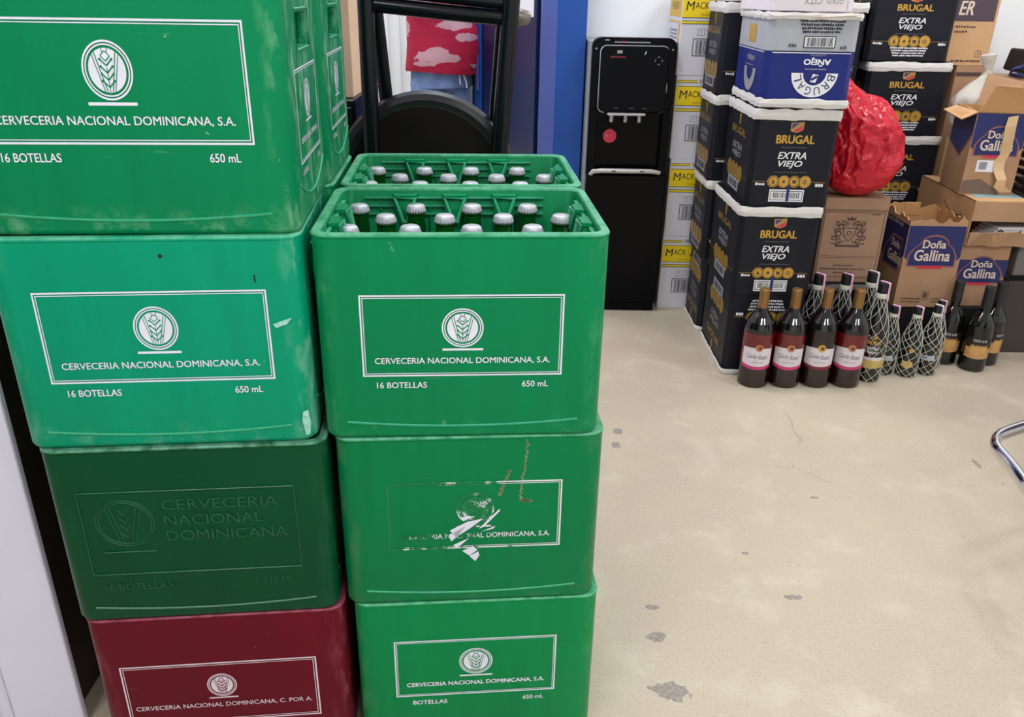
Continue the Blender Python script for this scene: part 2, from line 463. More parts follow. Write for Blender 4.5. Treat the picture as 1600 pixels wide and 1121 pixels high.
# ------------------------------------------------------------------ room
mb = MB(); mb.box(-3.2, 3.2, -2.6, 6.2, -0.1, 0.0, FLOOR); struct('floor', mb)
mb = MB(); mb.box(-3.2, 3.2, -2.6, 6.2, 2.75, 2.85, WHITE); struct('ceiling', mb)
mb = MB(); mb.box(0.277, 3.2, 3.80, 3.92, 0, 2.75, WHITE)
mb.box(-0.99, 0.30, 3.80, 3.92, 2.15, 2.75, WHITE); struct('wall_back', mb)
mb = MB(); mb.box(3.0, 3.12, -2.6, 3.8, 0, 2.75, WHITE); struct('wall_right', mb)
mb = MB(); mb.box(-3.2, 3.0, -2.6, -2.5, 0, 2.75, WHITE); struct('wall_front', mb)
mb = MB(); mb.box(-1.0, -0.862, 1.165, 3.80, 0, 2.75, CASING, 0.004)
mb.box(-1.60, -1.0, 1.185, 1.30, 0, 2.75, WHITE)
struct('wall_left', mb)
mb = MB(); mb.box(-0.933, -0.800, 1.150, 1.166, 0, 2.2, CASING, 0.004)
mb.box(-0.963, -0.939, 1.158, 1.166, 0, 2.2, CASING, 0.003)
mb.box(-1.006, -0.959, 1.166, 1.184, 0, 2.2, CASING, 0.006)
struct('trim_1', mb)
mb = MB(); mb.box(-0.862, -0.832, 1.166, 1.75, 0, 2.2, M('dark gap brown', (52, 40, 34), .6, vary=.2, vscale=20), .003); struct('added_gap_panel', mb)  # dark panel added to darken the gap between wall and crates
# room beyond the doorway
mb = MB()
mb.box(-3.2, 3.2, 5.9, 6.0, 0, 2.75, WHITE)
xx = -3.0
while xx < 1.2:
    mb.box(xx, xx + 0.045, 5.875, 5.905, 0, 2.75, WHITE, 0.01); xx += 0.075
struct('wall_far', mb)
mb = MB(); mb.box(0.9, 1.0, 3.92, 5.9, 0, 2.75, WHITE); struct('wall_inner', mb)

# blue doorway post with a bevelled inner edge
mb = MB()
mb.box(0.158, 0.277, 3.58, 3.93, 0, 2.2, BLUE, 0.004)
mb.box(-0.99, 0.158, 3.66, 3.93, 2.05, 2.2, BLUE, 0.004)
mb.add([(0.158, 3.584, 0), (0.100, 3.64, 0), (0.100, 3.93, 0), (0.158, 3.93, 0), (0.158, 3.584, 2.05), (0.100, 3.64, 2.05), (0.100, 3.93, 2.05), (0.158, 3.93, 2.05)],
       [(0, 1, 5, 4), (1, 2, 6, 5), (2, 3, 7, 6), (4, 5, 6, 7)], BLUE2)
o = struct('door_frame_1', mb)
tag(o, 'blue painted door frame post beside the black water dispenser')

# blue door leaf opened into the further room
t = thing('door_1', 'open blue metal door swung into the further room behind the red shirt', 'door', (0.10, 3.94, 0), 0)
t['kind'] = 'structure'
mb = MB(); L = 0.78; ang = math.radians(112)
R = Matrix.Rotation(ang, 4, 'Z')
mb.box(0.0, L, -0.02, 0.02, 0.01, 2.04, M('shaded door blue', (3, 20, 70), .4, vary=.08), 0.003, T=R)  # shade on the leaf painted in as a much darker blue
mb.box(L - 0.075, L, 0.02, 0.032, 0.01, 2.04, BLUE, 0.003, T=R)
mb.box(L - 0.016, L + 0.008, -0.026, 0.034, 0.01, 2.04, BLUE, 0.003, T=R)
mb.build('door_panel', t)
mb = MB(); mb.box(L + .008, L + .060, -0.03, 0.03, 0.01, 2.04, BLACKW, 0.002, T=R); ob = mb.build('dark_gap_strip', t)  # black strip added to stand for the dark gap past the leaf
mb = MB(); F = Face(mb, lambda u, v, e: R @ Vector((L + .062 + e, -u, v)))
F.rect(-.028, 1.02, .028, 1.10, M('sticker yellow', (238, 226, 120), .6)); F.rect(-.028, 1.02, .004, 1.045, M('sticker blue', (70, 110, 200), .6), .0010); F.rect(-.012, 1.06, .022, 1.085, WINK, .0010)
mb.build('door_sticker', t)
mb = MB(); mb.box(L - 0.06, L - 0.02, 0.032, 0.042, 0.80, 0.98, BLUE2, 0.004, T=R)
mb.tube([R @ Vector((L - 0.04, 0.042, 0.93)), R @ Vector((L - 0.04, 0.085, 0.93)), R @ Vector((L - 0.13, 0.085, 0.93))], 0.009, STEEL)
mb.build('door_handle', t)
mb = MB(); mb.box(0.03, 0.30, 0.0205, 0.0225, 1.185, 1.50, WINK, T=R)
mb.build('paper_notice', t)

# ceiling lights
def ceiling_light(x, y, label, strength=LIGHT, sx=0.3, sy=0.6, first=[None]):
    t = thing('ceiling_light', label, 'ceiling light', (x, y, 2.75), 0, 'ceiling light panels')
    mb = MB(); mb.box(-sx - .02, sx + .02, -sy - .02, sy + .02, -.03, 0, WHITE, .004); mb.build('light_frame', t)
    em = M('lit diffuser', (250, 250, 255), 0.5, emit=LIGHT)
    for ux in (-.16, .16):
        for uy in (-.36, .36):
            mb = MB(); mb.lathe([(0, -.034), (.12, -.034), (.13, -.030)], em, 28, Matrix.Translation((ux, uy, 0))); mb.build('lamp', t)
for (x, y, lb) in ((-0.9, -0.4, 'ceiling light panel over the crates on the door side'), (0.6, -0.4, 'ceiling light panel over the middle of the shop near the crates'),
                   (2.1, -0.4, 'ceiling light panel over the chrome chair'), (-0.1, 2.85, 'ceiling light panel over the green crates'), (1.6, 2.75, 'ceiling light panel over the wine bottles'),
                   (-0.6, 4.6, 'ceiling light panel over the person in the further room'), (-2.1, 4.9, 'added unseen ceiling light panel brightening the further room')):  # last panel is added to brighten the far room's wall
    ceiling_light(x, y, lb)

# ------------------------------------------------------------------ beer crates
CW, CD, CH = 0.430, 0.307, 0.327
BW, BD = CW - 0.002, CD - 0.002
FY = -BD / 2

def paled(name, c):
    return M(name, tuple(int(c[i] * .62 + (140, 214, 180)[i] * .38) for i in range(3)) if c[1] > c[0] else tuple(int(v * 1.25) for v in c), .4, vary=.12, vscale=40, spec=.3)
MAT_EDGE_SHEEN = paled('green edge sheen', (0, 130, 78))  # highlights on ridges, loops, ribs and lips painted in as paler plastic
def crate_shell_mesh():
    mb = MB(); g = MAT_GREEN
    r = 0.026
    rings = [rr(BW - .012, BD - .012, r - .004, 0.0), rr(BW - .003, BD - .003, r, 0.004), rr(BW, BD, r, 0.009), rr(BW, BD, r, 0.3205),
             rr(CW, CD, r + .001, 0.3215), rr(CW, CD, r + .001, 0.3250), rr(CW - .004, CD - .004, r, CH),
             rr(CW - .024, CD - .024, r - .008, CH), rr(CW - .028, CD - .028, r - .008, CH - .003), rr(CW - .03, CD - .03, r - .008, 0.02)]
    mb.loft(rings, g, True, True, True)
    me = bpy.data.meshes.new('crate_tmp'); me.from_pydata(mb.v, [], mb.f); me.materials.append(g); me.update()
    # handle holes cut through both short sides
    bm = bmesh.new(); bm.from_mesh(me); bmesh.ops.remove_doubles(bm, verts=bm.verts, dist=1e-5)
    bmesh.ops.recalc_face_normals(bm, faces=bm.faces); bm.to_mesh(me); bm.free()
    body = bpy.data.objects.new('crate_tmp', me); C.objects.link(body)
    cut = MB(); cut.box(-0.4, 0.4, -0.052, 0.052, 0.238, 0.283, g, 0.008)
    cm = bpy.data.meshes.new('cut_tmp'); cm.from_pydata(cut.v, [], cut.f); cm.update()
    bm = bmesh.new(); bm.from_mesh(cm); bmesh.ops.recalc_face_normals(bm, faces=bm.faces); bm.to_mesh(cm); bm.free()
    co = bpy.data.objects.new('cut_tmp', cm); C.objects.link(co)
    md = body.modifiers.new('hole', 'BOOLEAN'); md.object = co; md.operation = 'DIFFERENCE'; md.solver = 'EXACT'
    dg = bpy.context.evaluated_depsgraph_get(); dg.update()
    res = bpy.data.meshes.new_from_object(body.evaluated_get(dg))
    out = MB(); out.add([p.co.copy() for p in res.vertices], [list(p.vertices) for p in res.polygons], g, True)
    for ob in (body, co): bpy.data.objects.remove(ob)
    for mm in (me, cm, res): bpy.data.meshes.remove(mm)
    edge_from = len(out.f)
    # sagging moulded line near the foot of each side
    def sagline(n, half, sag, z1, at):
        pts = [at(half * (2 * k / n - 1), z1 - sag * (1 - (2 * k / n - 1) ** 2)) for k in range(n + 1)]
        out.tube(pts, 0.0019, MAT_EDGE_SHEEN, 5)
    sagline(16, 0.178, 0.009, 0.030, lambda u, z: Vector((u, FY, z)))
    sagline(16, 0.178, 0.009, 0.030, lambda u, z: Vector((u, -FY, z)))
    for s in (1, -1): sagline(16, 0.118, 0.030, 0.062, lambda u, z, s=s: Vector((s * BW / 2, u, z)))
    # lighter lip around the handle holes
    for s in (1, -1):
        out.tube([Vector((s * BW / 2, y, z)) for y, z in ((-.056, .234), (.056, .234), (.056, .287), (-.056, .287))], 0.0022, MAT_EDGE_SHEEN, 5, closed=True)
    # inside: pilasters with triangular loops, and short ribs in the bays
    iy = CD / 2 - .0155; ix = CW / 2 - .0155
    def wallside(n_bays, half, at):
        pitch = 2 * half / n_bays
        for k in range(n_bays + 1):
            u = -half + pitch * k
            if 0 < k < n_bays:
                a, b = at(u - .018, 0, 0), at(u + .018, .014, .314)
                out.box(min(a[0], b[0]), max(a[0], b[0]), min(a[1], b[1]), max(a[1], b[1]), .02, .314, g, 0.003)
                # triangular loop leaning inward from the pilaster's head
                tri = [at(u - .017, .017, .314), at(u + .017, .017, .314), at(u + .003, .026, .274), at(u - .003, .026, .274)]
                out.tube(tri, 0.0040, MAT_EDGE_SHEEN, 8, closed=True)
                hd = [at(u - .022, .0, .319), at(u + .022, .0, .319), at(u + .019, .016, .319), at(u - .019, .016, .319)]
                out.add([Vector(p) for p in hd] + [Vector((p[0], p[1], p[2] - .006)) for p in hd], [(0, 1, 2, 3), (4, 5, 6, 7), (2, 3, 7, 6), (1, 2, 6, 5), (3, 0, 4, 7)], g)
            if k < n_bays:
                for z in (.311, .297, .283):
                    a, b = at(u + .016, 0, 0), at(u + pitch - .016, .006, 0)
                    out.box(min(a[0], b[0]), max(a[0], b[0]), min(a[1], b[1]), max(a[1], b[1]), z, z + .0028, MAT_EDGE_SHEEN)
                a, b = at(u + pitch * .5 - .0012, 0, 0), at(u + pitch * .5 + .0012, .005, 0)
                out.box(min(a[0], b[0]), max(a[0], b[0]), min(a[1], b[1]), max(a[1], b[1]), .02, .302, g)
    wallside(4, .170, lambda u, d, z: Vector((u - .010, iy - d, z)))
    wallside(4, .170, lambda u, d, z: Vector((u + .030, -iy + d, z)))
    wallside(3, .125, lambda u, d, z: Vector((ix - d, u, z)))
    wallside(3, .125, lambda u, d, z: Vector((-ix + d, u, z)))
    me = bpy.data.meshes.new('crate_shell'); me.from_pydata(out.v, [], out.f); me.materials.append(g); me.materials.append(MAT_EDGE_SHEEN); me.polygons.foreach_set('material_index', out.m)
    me.polygons.foreach_set('use_smooth', [True] * len(me.polygons)); me.update()
    me.set_sharp_from_angle(angle=math.radians(38))
    return me
SHELL = crate_shell_mesh()

def wheat_emblem(F, u, v, R, ink, cut, ry=None):
    F.ring(u, v, R * .93, R, ink); F.ring(u, v, R * .83, R * .88, ink)
    F.disc(u, v, R * .74, ink)
    e = .0011
    # stalk lines and rays in the base colour
    for s in (-1, 1):
        F.line([(u + s * R * .10, v - R * .72), (u + s * R * .42, v + R * .60)], R * .035, cut, e)
        F.line([(u + s * R * .20, v - R * .70), (u + s * R * .52, v + R * .52)], R * .03, cut, e)
        F.line([(u + s * R * .04, v + R * .45), (u + s * R * .12, v + R * .74)], R * .03, cut, e)
    F.line([(u, v - R * .72), (u, v + R * .10)], R * .03, cut, e)
    for k in range(4):
        z = v - R * .46 + k * R * .24
        for s in (-1, 1):
            F.line([(u, z - R * .10), (u + s * R * .22, z + R * .10)], R * .05, cut, e)
            F.line([(u + s * R * .22, z + R * .10), (u + s * R * .26, z - R * .10 + R * .24)], R * .035, cut, e)
            F.disc(u + s * R * .235, z + R * .11, R * .045, cut, e, 8)
    F.poly([(u, v + R * .34), (u + R * .16, v + R * .48), (u, v + R * .62), (u - R * .16, v + R * .48)], ink, e + .0003)
    F.line([(u, v + R * .32), (u + R * .18, v + R * .48), (u, v + R * .64), (u - R * .18, v + R * .48), (u, v + R * .32)], R * .035, cut, e + .0005)
    F.rect(u - R * .98, v - R * 1.17, u + R * .98, v - R * 1.06, ink)

def print_front(F, ink, cut, name='CERVECERIA NACIONAL DOMINICANA, S.A.', bottle='16 BOTELLAS', vol='650 mL', w=.30, dz=0.0, dx=0.0, blw=.075, vs=1.0):
    h = w / 2
    at0 = F.at; F = Face(F.mb, lambda u, v, e: at0(u, .178 + (v - .178) * vs, e))
    F.frame(dx - h, .113 + dz, dx + h, .243 + dz, .0024, ink); F.frame(dx - h + .0042, .1172 + dz, dx + h - .0042, .2388 + dz, .0011, ink)
    wheat_emblem(F, dx, .191 + dz, .031, ink, cut)
    F.text(name, dx, .1325 + dz, w * .875, .0110, ink, bold=.008)
    if not bottle: return
    F.text(bottle, dx - h + .020, .0935 + dz, blw, .0098, ink, bold=.012, anchor='l')
    F.text(vol, dx + h - .020, .0935 + dz, .040, .0098, ink, bold=.012, anchor='r')

def print_side(F, ink, cut):
    F.frame(-.098, .085, .098, .212, .0022, ink); F.frame(-.094, .089, .094, .208, .001, ink)
    wheat_emblem(F, 0, .166, .027, ink, cut)
    F.text('CERVECERIA NACIONAL DOMINICANA, S.A.', 0, .110, .16, .009, ink, bold=.02)
    F.text('16 BOTELLAS', -.09, .068, .05, .008, ink, bold=.02, anchor='l'); F.text('650 mL', .09, .068, .03, .008, ink, bold=.02, anchor='r')

def crate(x, y, level, rz, mat, label, cut, printer=None, sides=False, group='stacked beer crates', tilt=0.0):
    t = thing('beer_crate', label, 'crate', (x, y, level * CH), rz, group)
    me = SHELL if mat is MAT_GREEN else SHELL.copy()
    if mat is not MAT_GREEN: me.materials[0] = mat
    if mat is MAT_DARK: me.materials[1] = paled('dark green edge sheen', (0, 60, 34)) if 0 else M('dark green edge', (0, 92, 54), .35)
    if mat is MAT_RED: me.materials[1] = paled('maroon edge sheen', (110, 20, 40))
    link('crate_shell', me, t)
    if printer:
        mb = MB(); printer(front(mb, FY), mat); ob = mb.build('printed_label' if mat is not MAT_DARK else 'raised_lettering', t)
        if mat is MAT_DARK: ob.location = (-.005, 0, .010)
    if sides:
        mb = MB(); print_side(rightside(mb, BW / 2), INK, mat); mb.build('printed_label', t)['label'] = 'narrow white print on the short side'
    return t

pf = lambda F, m: print_front(F, INK, m, dz=-.006)
# front right-hand column
crate(-0.0844, 1.2876, 2, 0.070, MAT_GREEN, 'open green crate of capped bottles topping the shorter stack, nearest the camera', MAT_GREEN, pf, True)
def worn(F, m):
    print_front(F, INKW, m, w=.285, bottle=None, dx=.006)
crate2 = crate(-0.0752, 1.2907, 1, 0.086, MAT_GREEN2, 'scuffed green crate with half worn off print under the open bottle crate', MAT_GREEN2, worn)
mb = MB(); F = front(mb, FY)
TAPE = M('white tape remnants', (222, 222, 236), 0.5)
for pts in ([(-.036, .150), (-.008, .166), (.020, .172), (-.004, .152), (-.026, .136)], [(-.038, .141), (-.010, .158), (-.022, .139), (-.034, .128)],
            [(-.030, .121), (-.004, .134), (-.016, .122), (-.026, .114)], [(-.016, .108), (.002, .117), (.010, .109), (-.004, .098)], [(-.004, .097), (.011, .106), (.013, .098), (.006, .086)],
            [(.012, .152), (.046, .190), (.047, .186), (.020, .155)], [(.016, .146), (.040, .157), (.036, .151)], [(-.020, .174), (-.008, .178), (.006, .176), (-.014, .168)]):
    F.poly(pts, TAPE, .0013)
mb.build('tape_remnant', crate2)
mb = MB(); F = front(mb, FY)
DRIP = M('dried drip', (120, 138, 96), 0.8, vary=0.3, vscale=80)
rnd = random.Random(4)
for (u0, v0, u1, v1) in ((.090, .318, .080, .205), (.062, .262, .045, .215), (.080, .205, .098, .203)):
    for k in range(26):
        q = k / 26; u = u0 + (u1 - u0) * q + rnd.uniform(-.002, .002); v = v0 + (v1 - v0) * q
        F.disc(u, v, rnd.uniform(.0008, .0026), DRIP, .0005, 7, rnd.uniform(.002, .004))
mb.build('dried_drip', crate2)
def r1(F, m):
    at0 = F.at; F = Face(F.mb, lambda u, v, e: at0(u - .003, v - .016, e))
    F.frame(-.145, .128, .145, .258, .0024, INK); F.frame(-.141, .132, .141, .254, .0011, INK)
    wheat_emblem(F, 0, .206, .030, INK, m)
    F.text('CERVECERIA NACIONAL DOMINICANA, S.A.', 0, .150, .250, .0105, INK, bold=.02)
    F.text('BOTELLAS', -.115, .108, .062, .0095, INK, bold=.02, anchor='l'); F.text('650 mL', .125, .108, .038, .0095, INK, bold=.012, anchor='r')
crate(-0.0665, 1.2930, 0, 0.092, MAT_GREEN3, 'clean green crate at the foot of the shorter stack', MAT_GREEN3, r1)
# rear column of the shorter stack
crate(-0.1034, 1.6049, 2, 0.066, MAT_GREEN, 'open green crate of capped bottles directly behind the front open crate', MAT_GREEN, None, True)
crate(-0.1000, 1.6060, 1, 0.068, MAT_GREEN2, 'middle green crate beneath the rear open bottle crate', MAT_GREEN2, None)
crate(-0.0980, 1.6080, 0, 0.070, MAT_GREEN3, 'bottom green crate on the floor beneath the rear open bottle crate', MAT_GREEN3, None)
# taller column beside the wall
crate(-0.5230, 1.2520, 3, 0.0866, MAT_SIDE, 'large looking green crate topping the taller stack, cut off by the picture edge', MAT_SIDE, lambda F, m: print_front(F, INK, m, w=.345, dz=.018, vs=1.18, dx=-.0075), True)
crateL3 = crate(-0.5265, 1.2444, 2, 0.1019, MAT_TEAL, 'lighter mint green crate in the taller stack with a scuffed corner', MAT_TEAL, lambda F, m: print_front(F, INK, m, w=.318, dz=.001, dx=.002, vs=1.08))
SC = M('pale scuff', (150, 205, 190), 0.7, vary=0.25, vscale=120)
for pts, m_ in (([(.166, .196), (.176, .200), (.194, .206), (.186, .196), (.170, .190)], SC), ([(.196, .052), (.204, .056), (.207, .034), (.204, .014), (.198, .012), (.194, .036)], SC),
                ([(.024 + .003 * math.cos(k * PI / 5), .300 + .003 * math.sin(k * PI / 5)) for k in range(10)], DINK), ([(.146, .270), (.148, .272), (.149, .262), (.147, .258)], DINK)):
    mb = MB(); front(mb, FY).poly(pts, m_, .0010); mb.build('scuff_mark', crateL3)
def emboss(F, m):
    e = .0016
    m = M('raised dark green lettering', (0, 82, 48), 0.28)
    def rise(u0, v0, u1, v1): F.mb.box(u0, u1, FY - .0016, FY + .001, v0, v1, m, 0.0005, seg=1)
    rise(-.165, .085, .165, .0868); rise(-.165, .240, .165, .2418); rise(-.165, .085, -.1632, .2418); rise(.1632, .085, .165, .2418)
    for r in (.042, .038):
        F.mb.tube([Vector((-.100 + r * 1.05 * math.cos(2 * PI * k / 40), FY, .183 + r * math.sin(2 * PI * k / 40))) for k in range(40)], .0012, m, 6, closed=True)
    rise(-.142, .128, -.060, .1300)
    for s in (-1, 1):
        for a in (.006, .013): F.mb.tube([Vector((-.1 + s * a, FY, .150)), Vector((-.1 + s * (a + .014), FY, .212))], .0010, m, 6)
        for k in range(4): F.mb.tube([Vector((-.1, FY, .156 + k * .014)), Vector((-.1 + s * .008, FY, .166 + k * .014))], .0011, m, 6)
    for i, (tx, wd) in enumerate((('CERVECERIA', .178), ('NACIONAL', .152), ('DOMINICANA', .188))):
        vs, fs = glyphs(tx, 0.0, 0.0, 1.0)
        v0 = .206 - i * .029
        out = [F.at(-.040 + a * wd, v0 + b * .019, e) for a, b in vs]
        back = [F.at(-.040 + a * wd, v0 + b * .019, -.0005) for a, b in vs]
        F.mb.add(out, fs, m)
        from collections import Counter
        cnt = Counter()
        for f in fs:
            for a, b in zip(f, f[1:] + f[:1]): cnt[(min(a, b), max(a, b))] += 1
        n = len(out)
        F.mb.add(out + back, [(a, b, b + n, a + n) for (a, b), c in cnt.items() if c == 1], m)
    for tx, u, an, wd in (('16 BOTELLAS', -.150, 'l', .105), ('730 ML', .150, 'r', .050)):
        F.text(tx, u, .055, wd, .0125, m, e=.0012, anchor=an)
crate(-0.5150, 1.2410, 1, 0.105, MAT_DARK, 'dark green crate with raised unpainted lettering in the taller stack', MAT_DARK, emboss)
def redp(F, m):
    at0 = F.at; F = Face(F.mb, lambda u, v, e: at0(u * .975 - .006, v, e))
    F.frame(-.170, .088, .170, .224, .0026, INKR); F.frame(-.165, .093, .165, .219, .0012, INKR)
    wheat_emblem(F, 0, .172, .026, INKR, m)
    F.text('CERVECERIA NACIONAL DOMINICANA, C. POR A.', 0, .121, .312, .0110, INKR, bold=.002)
crate(-0.5100, 1.2440, 0, 0.108, MAT_RED, 'maroon red crate at the bottom of the taller stack', MAT_RED, redp)
crate(-0.5430, 1.5684, 3, 0.068, MAT_SIDE, 'green crate behind the topmost crate of the taller stack, handle hole showing', MAT_SIDE, None, True)
for lv, lb, mm in ((2, 'third green crate up, hidden behind the mint green crate', MAT_GREEN), (1, 'green crate hidden behind the dark embossed crate', MAT_GREEN2), (0, 'green crate on the floor hidden behind the maroon crate', MAT_GREEN3)):
    crate(-0.541, 1.5690, lv, 0.070, mm, lb, mm, None)

# ------------------------------------------------------------------ beer bottles in the open crates
def beer_bottle(loc, label, first=[None]):
    if first[0]: return dup(first[0], loc, random.uniform(0, 6), label)
    t = thing('beer_bottle', label, 'bottle', loc, 0, 'beer bottles in the open crates')
    mb = MB()
    mb.lathe([(0, 0), (.031, 0), (.0345, .004), (.0345, .165), (.0330, .182), (.026, .205), (.0195, .222), (.0165, .240), (.0152, .258), (.0148, .268), (.0160, .270), (.0160, .276), (.0142, .280), (.0, .280)], BEERGLASS, 28)
    mb.build('glass_body', t)
    mb = MB(); n = 126; rings = []
    for (r, z, fl) in ((.0150, .2735, 1), (.0168, .2722, 1), (.0164, .2765, .8), (.0156, .2812, .25), (.0146, .2842, 0), (.0126, .2855, 0), (.0001, .2857, 0)):
        rings.append([Vector(((r + fl * .0013 * math.cos(21 * a)) * math.cos(a), (r + fl * .0006 * math.cos(21 * a)) * math.sin(a), z)) for a in [2 * PI * k / n for k in range(n)]])
    mb.loft(rings, CAP, False, False, True)
    mb.build('crown_cap', t)
    first[0] = t
    return t
ordn = ['first', 'second', 'third', 'fourth']
def fill(cx, cy, rz, z0, rows, which):
    for (dy, x0, rowname) in rows:
        for k in range(4):
            lx, ly = x0 + .0955 * k, dy
            c, s = math.cos(rz), math.sin(rz)
            beer_bottle((cx + c * lx - s * ly, cy + s * lx + c * ly, z0), 'capped green bottle, %s from the left in the %s row of the %s crate' % (ordn[k], rowname, which))
zb = 2 * CH + .0205
fill(-0.0844, 1.2876, 0.070, zb, ((.110, -.172, 'back'), (.040, -.122, 'middle'), (-.028, -.175, 'nearest')), 'front')
fill(-0.1034, 1.6049, 0.066, zb, ((.110, -.172, 'back'), (.040, -.122, 'middle'), (-.028, -.175, 'nearest')), 'rear')

# ------------------------------------------------------------------ folded bar chair behind the crates
t = thing('folding_chair', 'folded black metal bar chair with round padded seat behind the open crates', 'chair', (-0.19, 2.05, 0), 0)
mb = MB()
mb.tube([(-.168, .02, 0), (-.160, .0, .95), (-.157, -.005, 1.275), (-.15, 0, 1.45)], .0195, BLACKMETAL, 14)
mb.build('back_post', t)
mb = MB(); mb.tube([(.10, .02, 0), (.150, .0, .94), (.174, -.005, 1.275), (.185, 0, 1.45)], .0205, BLACKMETAL, 14); mb.build('back_post', t)
mb = MB(); mb.tube([(-.125, .26, 0), (-.137, .12, 1.02), (-.146, .06, 1.26), (-.150, .02, 1.40)], .0170, BLACKMETAL, 12); mb.build('leg', t)
mb = MB(); mb.tube([(.08, .26, 0), (.128, .10, .94), (.148, .03, 1.20), (.156, .0, 1.26)], .0110, BLACKMETAL, 12); mb.build('leg', t)
mb = MB(); mb.tube([(-.15, 0, 1.293), (.02, -.002, 1.279), (.175, 0, 1.266)], .0135, BLACKMETAL, 12); mb.build('cross_bar', t)
mb = MB(); mb.tube([(-.155, .01, 1.262), (.02, .0, 1.247), (.178, .004, 1.235)], .0175, BLACKMETAL, 14); mb.build('cross_bar', t)
mb = MB(); mb.tube([(.165, .03, 1.240), (.196, .03, 1.2375), (.214, .03, 1.236), (.220, .03, 1.2355)], [.0185, .0185, .0160, .008], M('lighter grey end cap', (120, 114, 106), .35, metal=.3), 14); mb.build('end_cap', t)  # end piece coloured a lighter grey than the bars
mb = MB(); mb.tube([(-.15, 0, 1.44), (0, .02, 1.45), (.185, 0, 1.44)], .03, VINYL, 12); mb.build('backrest', t)
mb = MB(); mb.tube([(-.165, .02, .30), (.115, .02, .30)], .012, BLACKMETAL, 10); mb.build('foot_rest', t)
T = Matrix.Translation((-.036, .045, .832)) @ Matrix.Rotation(math.radians(90 - 8), 4, 'X')
mb = MB(); mb.lathe([(0, -.055), (.19, -.055), (.222, -.046), (.236, -.026), (.237, -.005), (.228, .014), (.213, .020), (.20, .018), (0, .018)], VINYL, 56, T)
ob = mb.build('seat_cushion', t)
mb = MB(); mb.lathe([(0, .020), (.196, .020), (.200, .016)], PLYWOOD, 48, T)
mb.tube([T @ Vector((.07, -.10, .03)), T @ Vector((.16, -.13, .028))], .004, BLACKMETAL, 6)
mb.build('seat_board', t)

# beige carton on a dark cabinet beside the wall
t = thing('storage_cabinet', 'black cabinet in the gap between the tall crates and the folded chair', 'cabinet', (-0.60, 2.52, 0))
mb = MB(); mb.box(-.19, .165, -.2, .2, 0, 1.02, BLACKMETAL, .006); mb.build('cabinet_body', t)
mb = MB(); mb.box(-.18, .155, -.212, -.2, .05, 1.0, BLACKMETAL, .003); mb.build('cabinet_door', t)
t = thing('carton', 'pale beige carton standing on the black cabinet behind the tall crates', 'box', (-0.60, 2.52, 1.02), 0)
mb = MB(); mb.box(-.17, .158, -.18, .18, 0, .26, cardboard('beige card', (222, 190, 160), .8, .06), .004); mb.build('carton_body', t)
mb = MB(); mb.box(-.12, .12, -.02, .02, .26, .2612, M('brown tape', (176, 136, 92), .4)); mb.build('tape', t)

# ------------------------------------------------------------------ person beyond the doorway
def skinned(name, joints, edges, mat, parent, sub=2):
    me = bpy.data.meshes.new(name); me.from_pydata([j[:3] for j in joints], edges, []); me.update()
    o = bpy.data.objects.new(name, me); C.objects.link(o)
    o.modifiers.new('skin', 'SKIN'); 
    lay = me.skin_vertices[0].data if me.skin_vertices else None
    if lay is None:
        bm = bmesh.new(); bm.from_mesh(me); bm.verts.layers.skin.verify(); bm.to_mesh(me); bm.free(); lay = me.skin_vertices[0].data
    for i, j in enumerate(joints):
        r = j[3]; lay[i].radius = (r, j[4] if len(j) > 4 else r)
    lay[0].use_root = True
    sd = o.modifiers.new('sub', 'SUBSURF'); sd.levels = sub; sd.render_levels = sub
    dg = bpy.context.evaluated_depsgraph_get(); dg.update()
    res = bpy.data.meshes.new_from_object(o.evaluated_get(dg))
    bpy.data.objects.remove(o); bpy.data.meshes.remove(me)
    res.materials.clear(); res.materials.append(mat)
    res.polygons.foreach_set('use_smooth', [True] * len(res.polygons))
    res.name = name
    return link(name, res, parent)

t = thing('person', 'person in red shirt with pale cloud blotches and light blue shorts beyond doorway', 'person', (-0.415, 4.72, .012), math.radians(42))
J = [(0, 0, .95, .13, .11), (0, -.01, 1.10, .14, .12), (0, .0, 1.30, .15, .10), (0, .01, 1.42, .12, .08), (0, .01, 1.50, .055), (0, -.01, 1.58, .075), (0, -.015, 1.66, .085, .095), (0, -.005, 1.74, .06)]
E = [(0, 1), (1, 2), (2, 3), (3, 4), (4, 5), (5, 6), (6, 7)]
def chain(start, pts):
    p = start
    for q in pts:
        J.append(q); E.append((p, len(J) - 1)); p = len(J) - 1
    return p
for s in (-1, 1):
    chain(0, [(s * .10, 0, .84, .085), (s * .105, -.01, .50, .055), (s * .11, .02, .28, .048), (s * .11, .03, .09, .035), (s * .115, -.02, .04, .035), (s * .12, -.13, .03, .03)])
    h = chain(3, [(s * .17, .01, 1.41, .06), (s * .235, -.06, 1.25, .045), (s * .19, -.17, 1.32, .038), (s * .145, -.24, 1.375, .027), (s * .14, -.28, 1.395, .026, .014)])
    for k, (dx, L) in enumerate(((-.030, .062), (-.011, .076), (.010, .072), (.028, .056))):
        chain(h, [(s * .14 + dx, -.325, 1.410, .0085), (s * .14 + dx * .95, -.325 - L * .5, 1.412, .008), (s * .14 + dx * .85, -.325 - L * .9, 1.396, .007)])
    chain(h, [(s * .14 - s * .036, -.30, 1.415, .0095), (s * .14 - s * .046, -.335, 1.425, .0085)])
skinned('body', J, E, SKIN, t)
mb = MB()
for s in (-1, 1):
    mb.lathe([(0, -.008), (.008, -.005), (.010, 0), (.008, .005), (0, .008)], M('eye', (40, 30, 26), .2), 10, Matrix.Translation((s * .032, -.098, 1.665)))
mb.tube([(0, -.100, 1.675), (0, -.122, 1.640), (0, -.105, 1.632)], [.008, .013, .010], SKIN, 8)
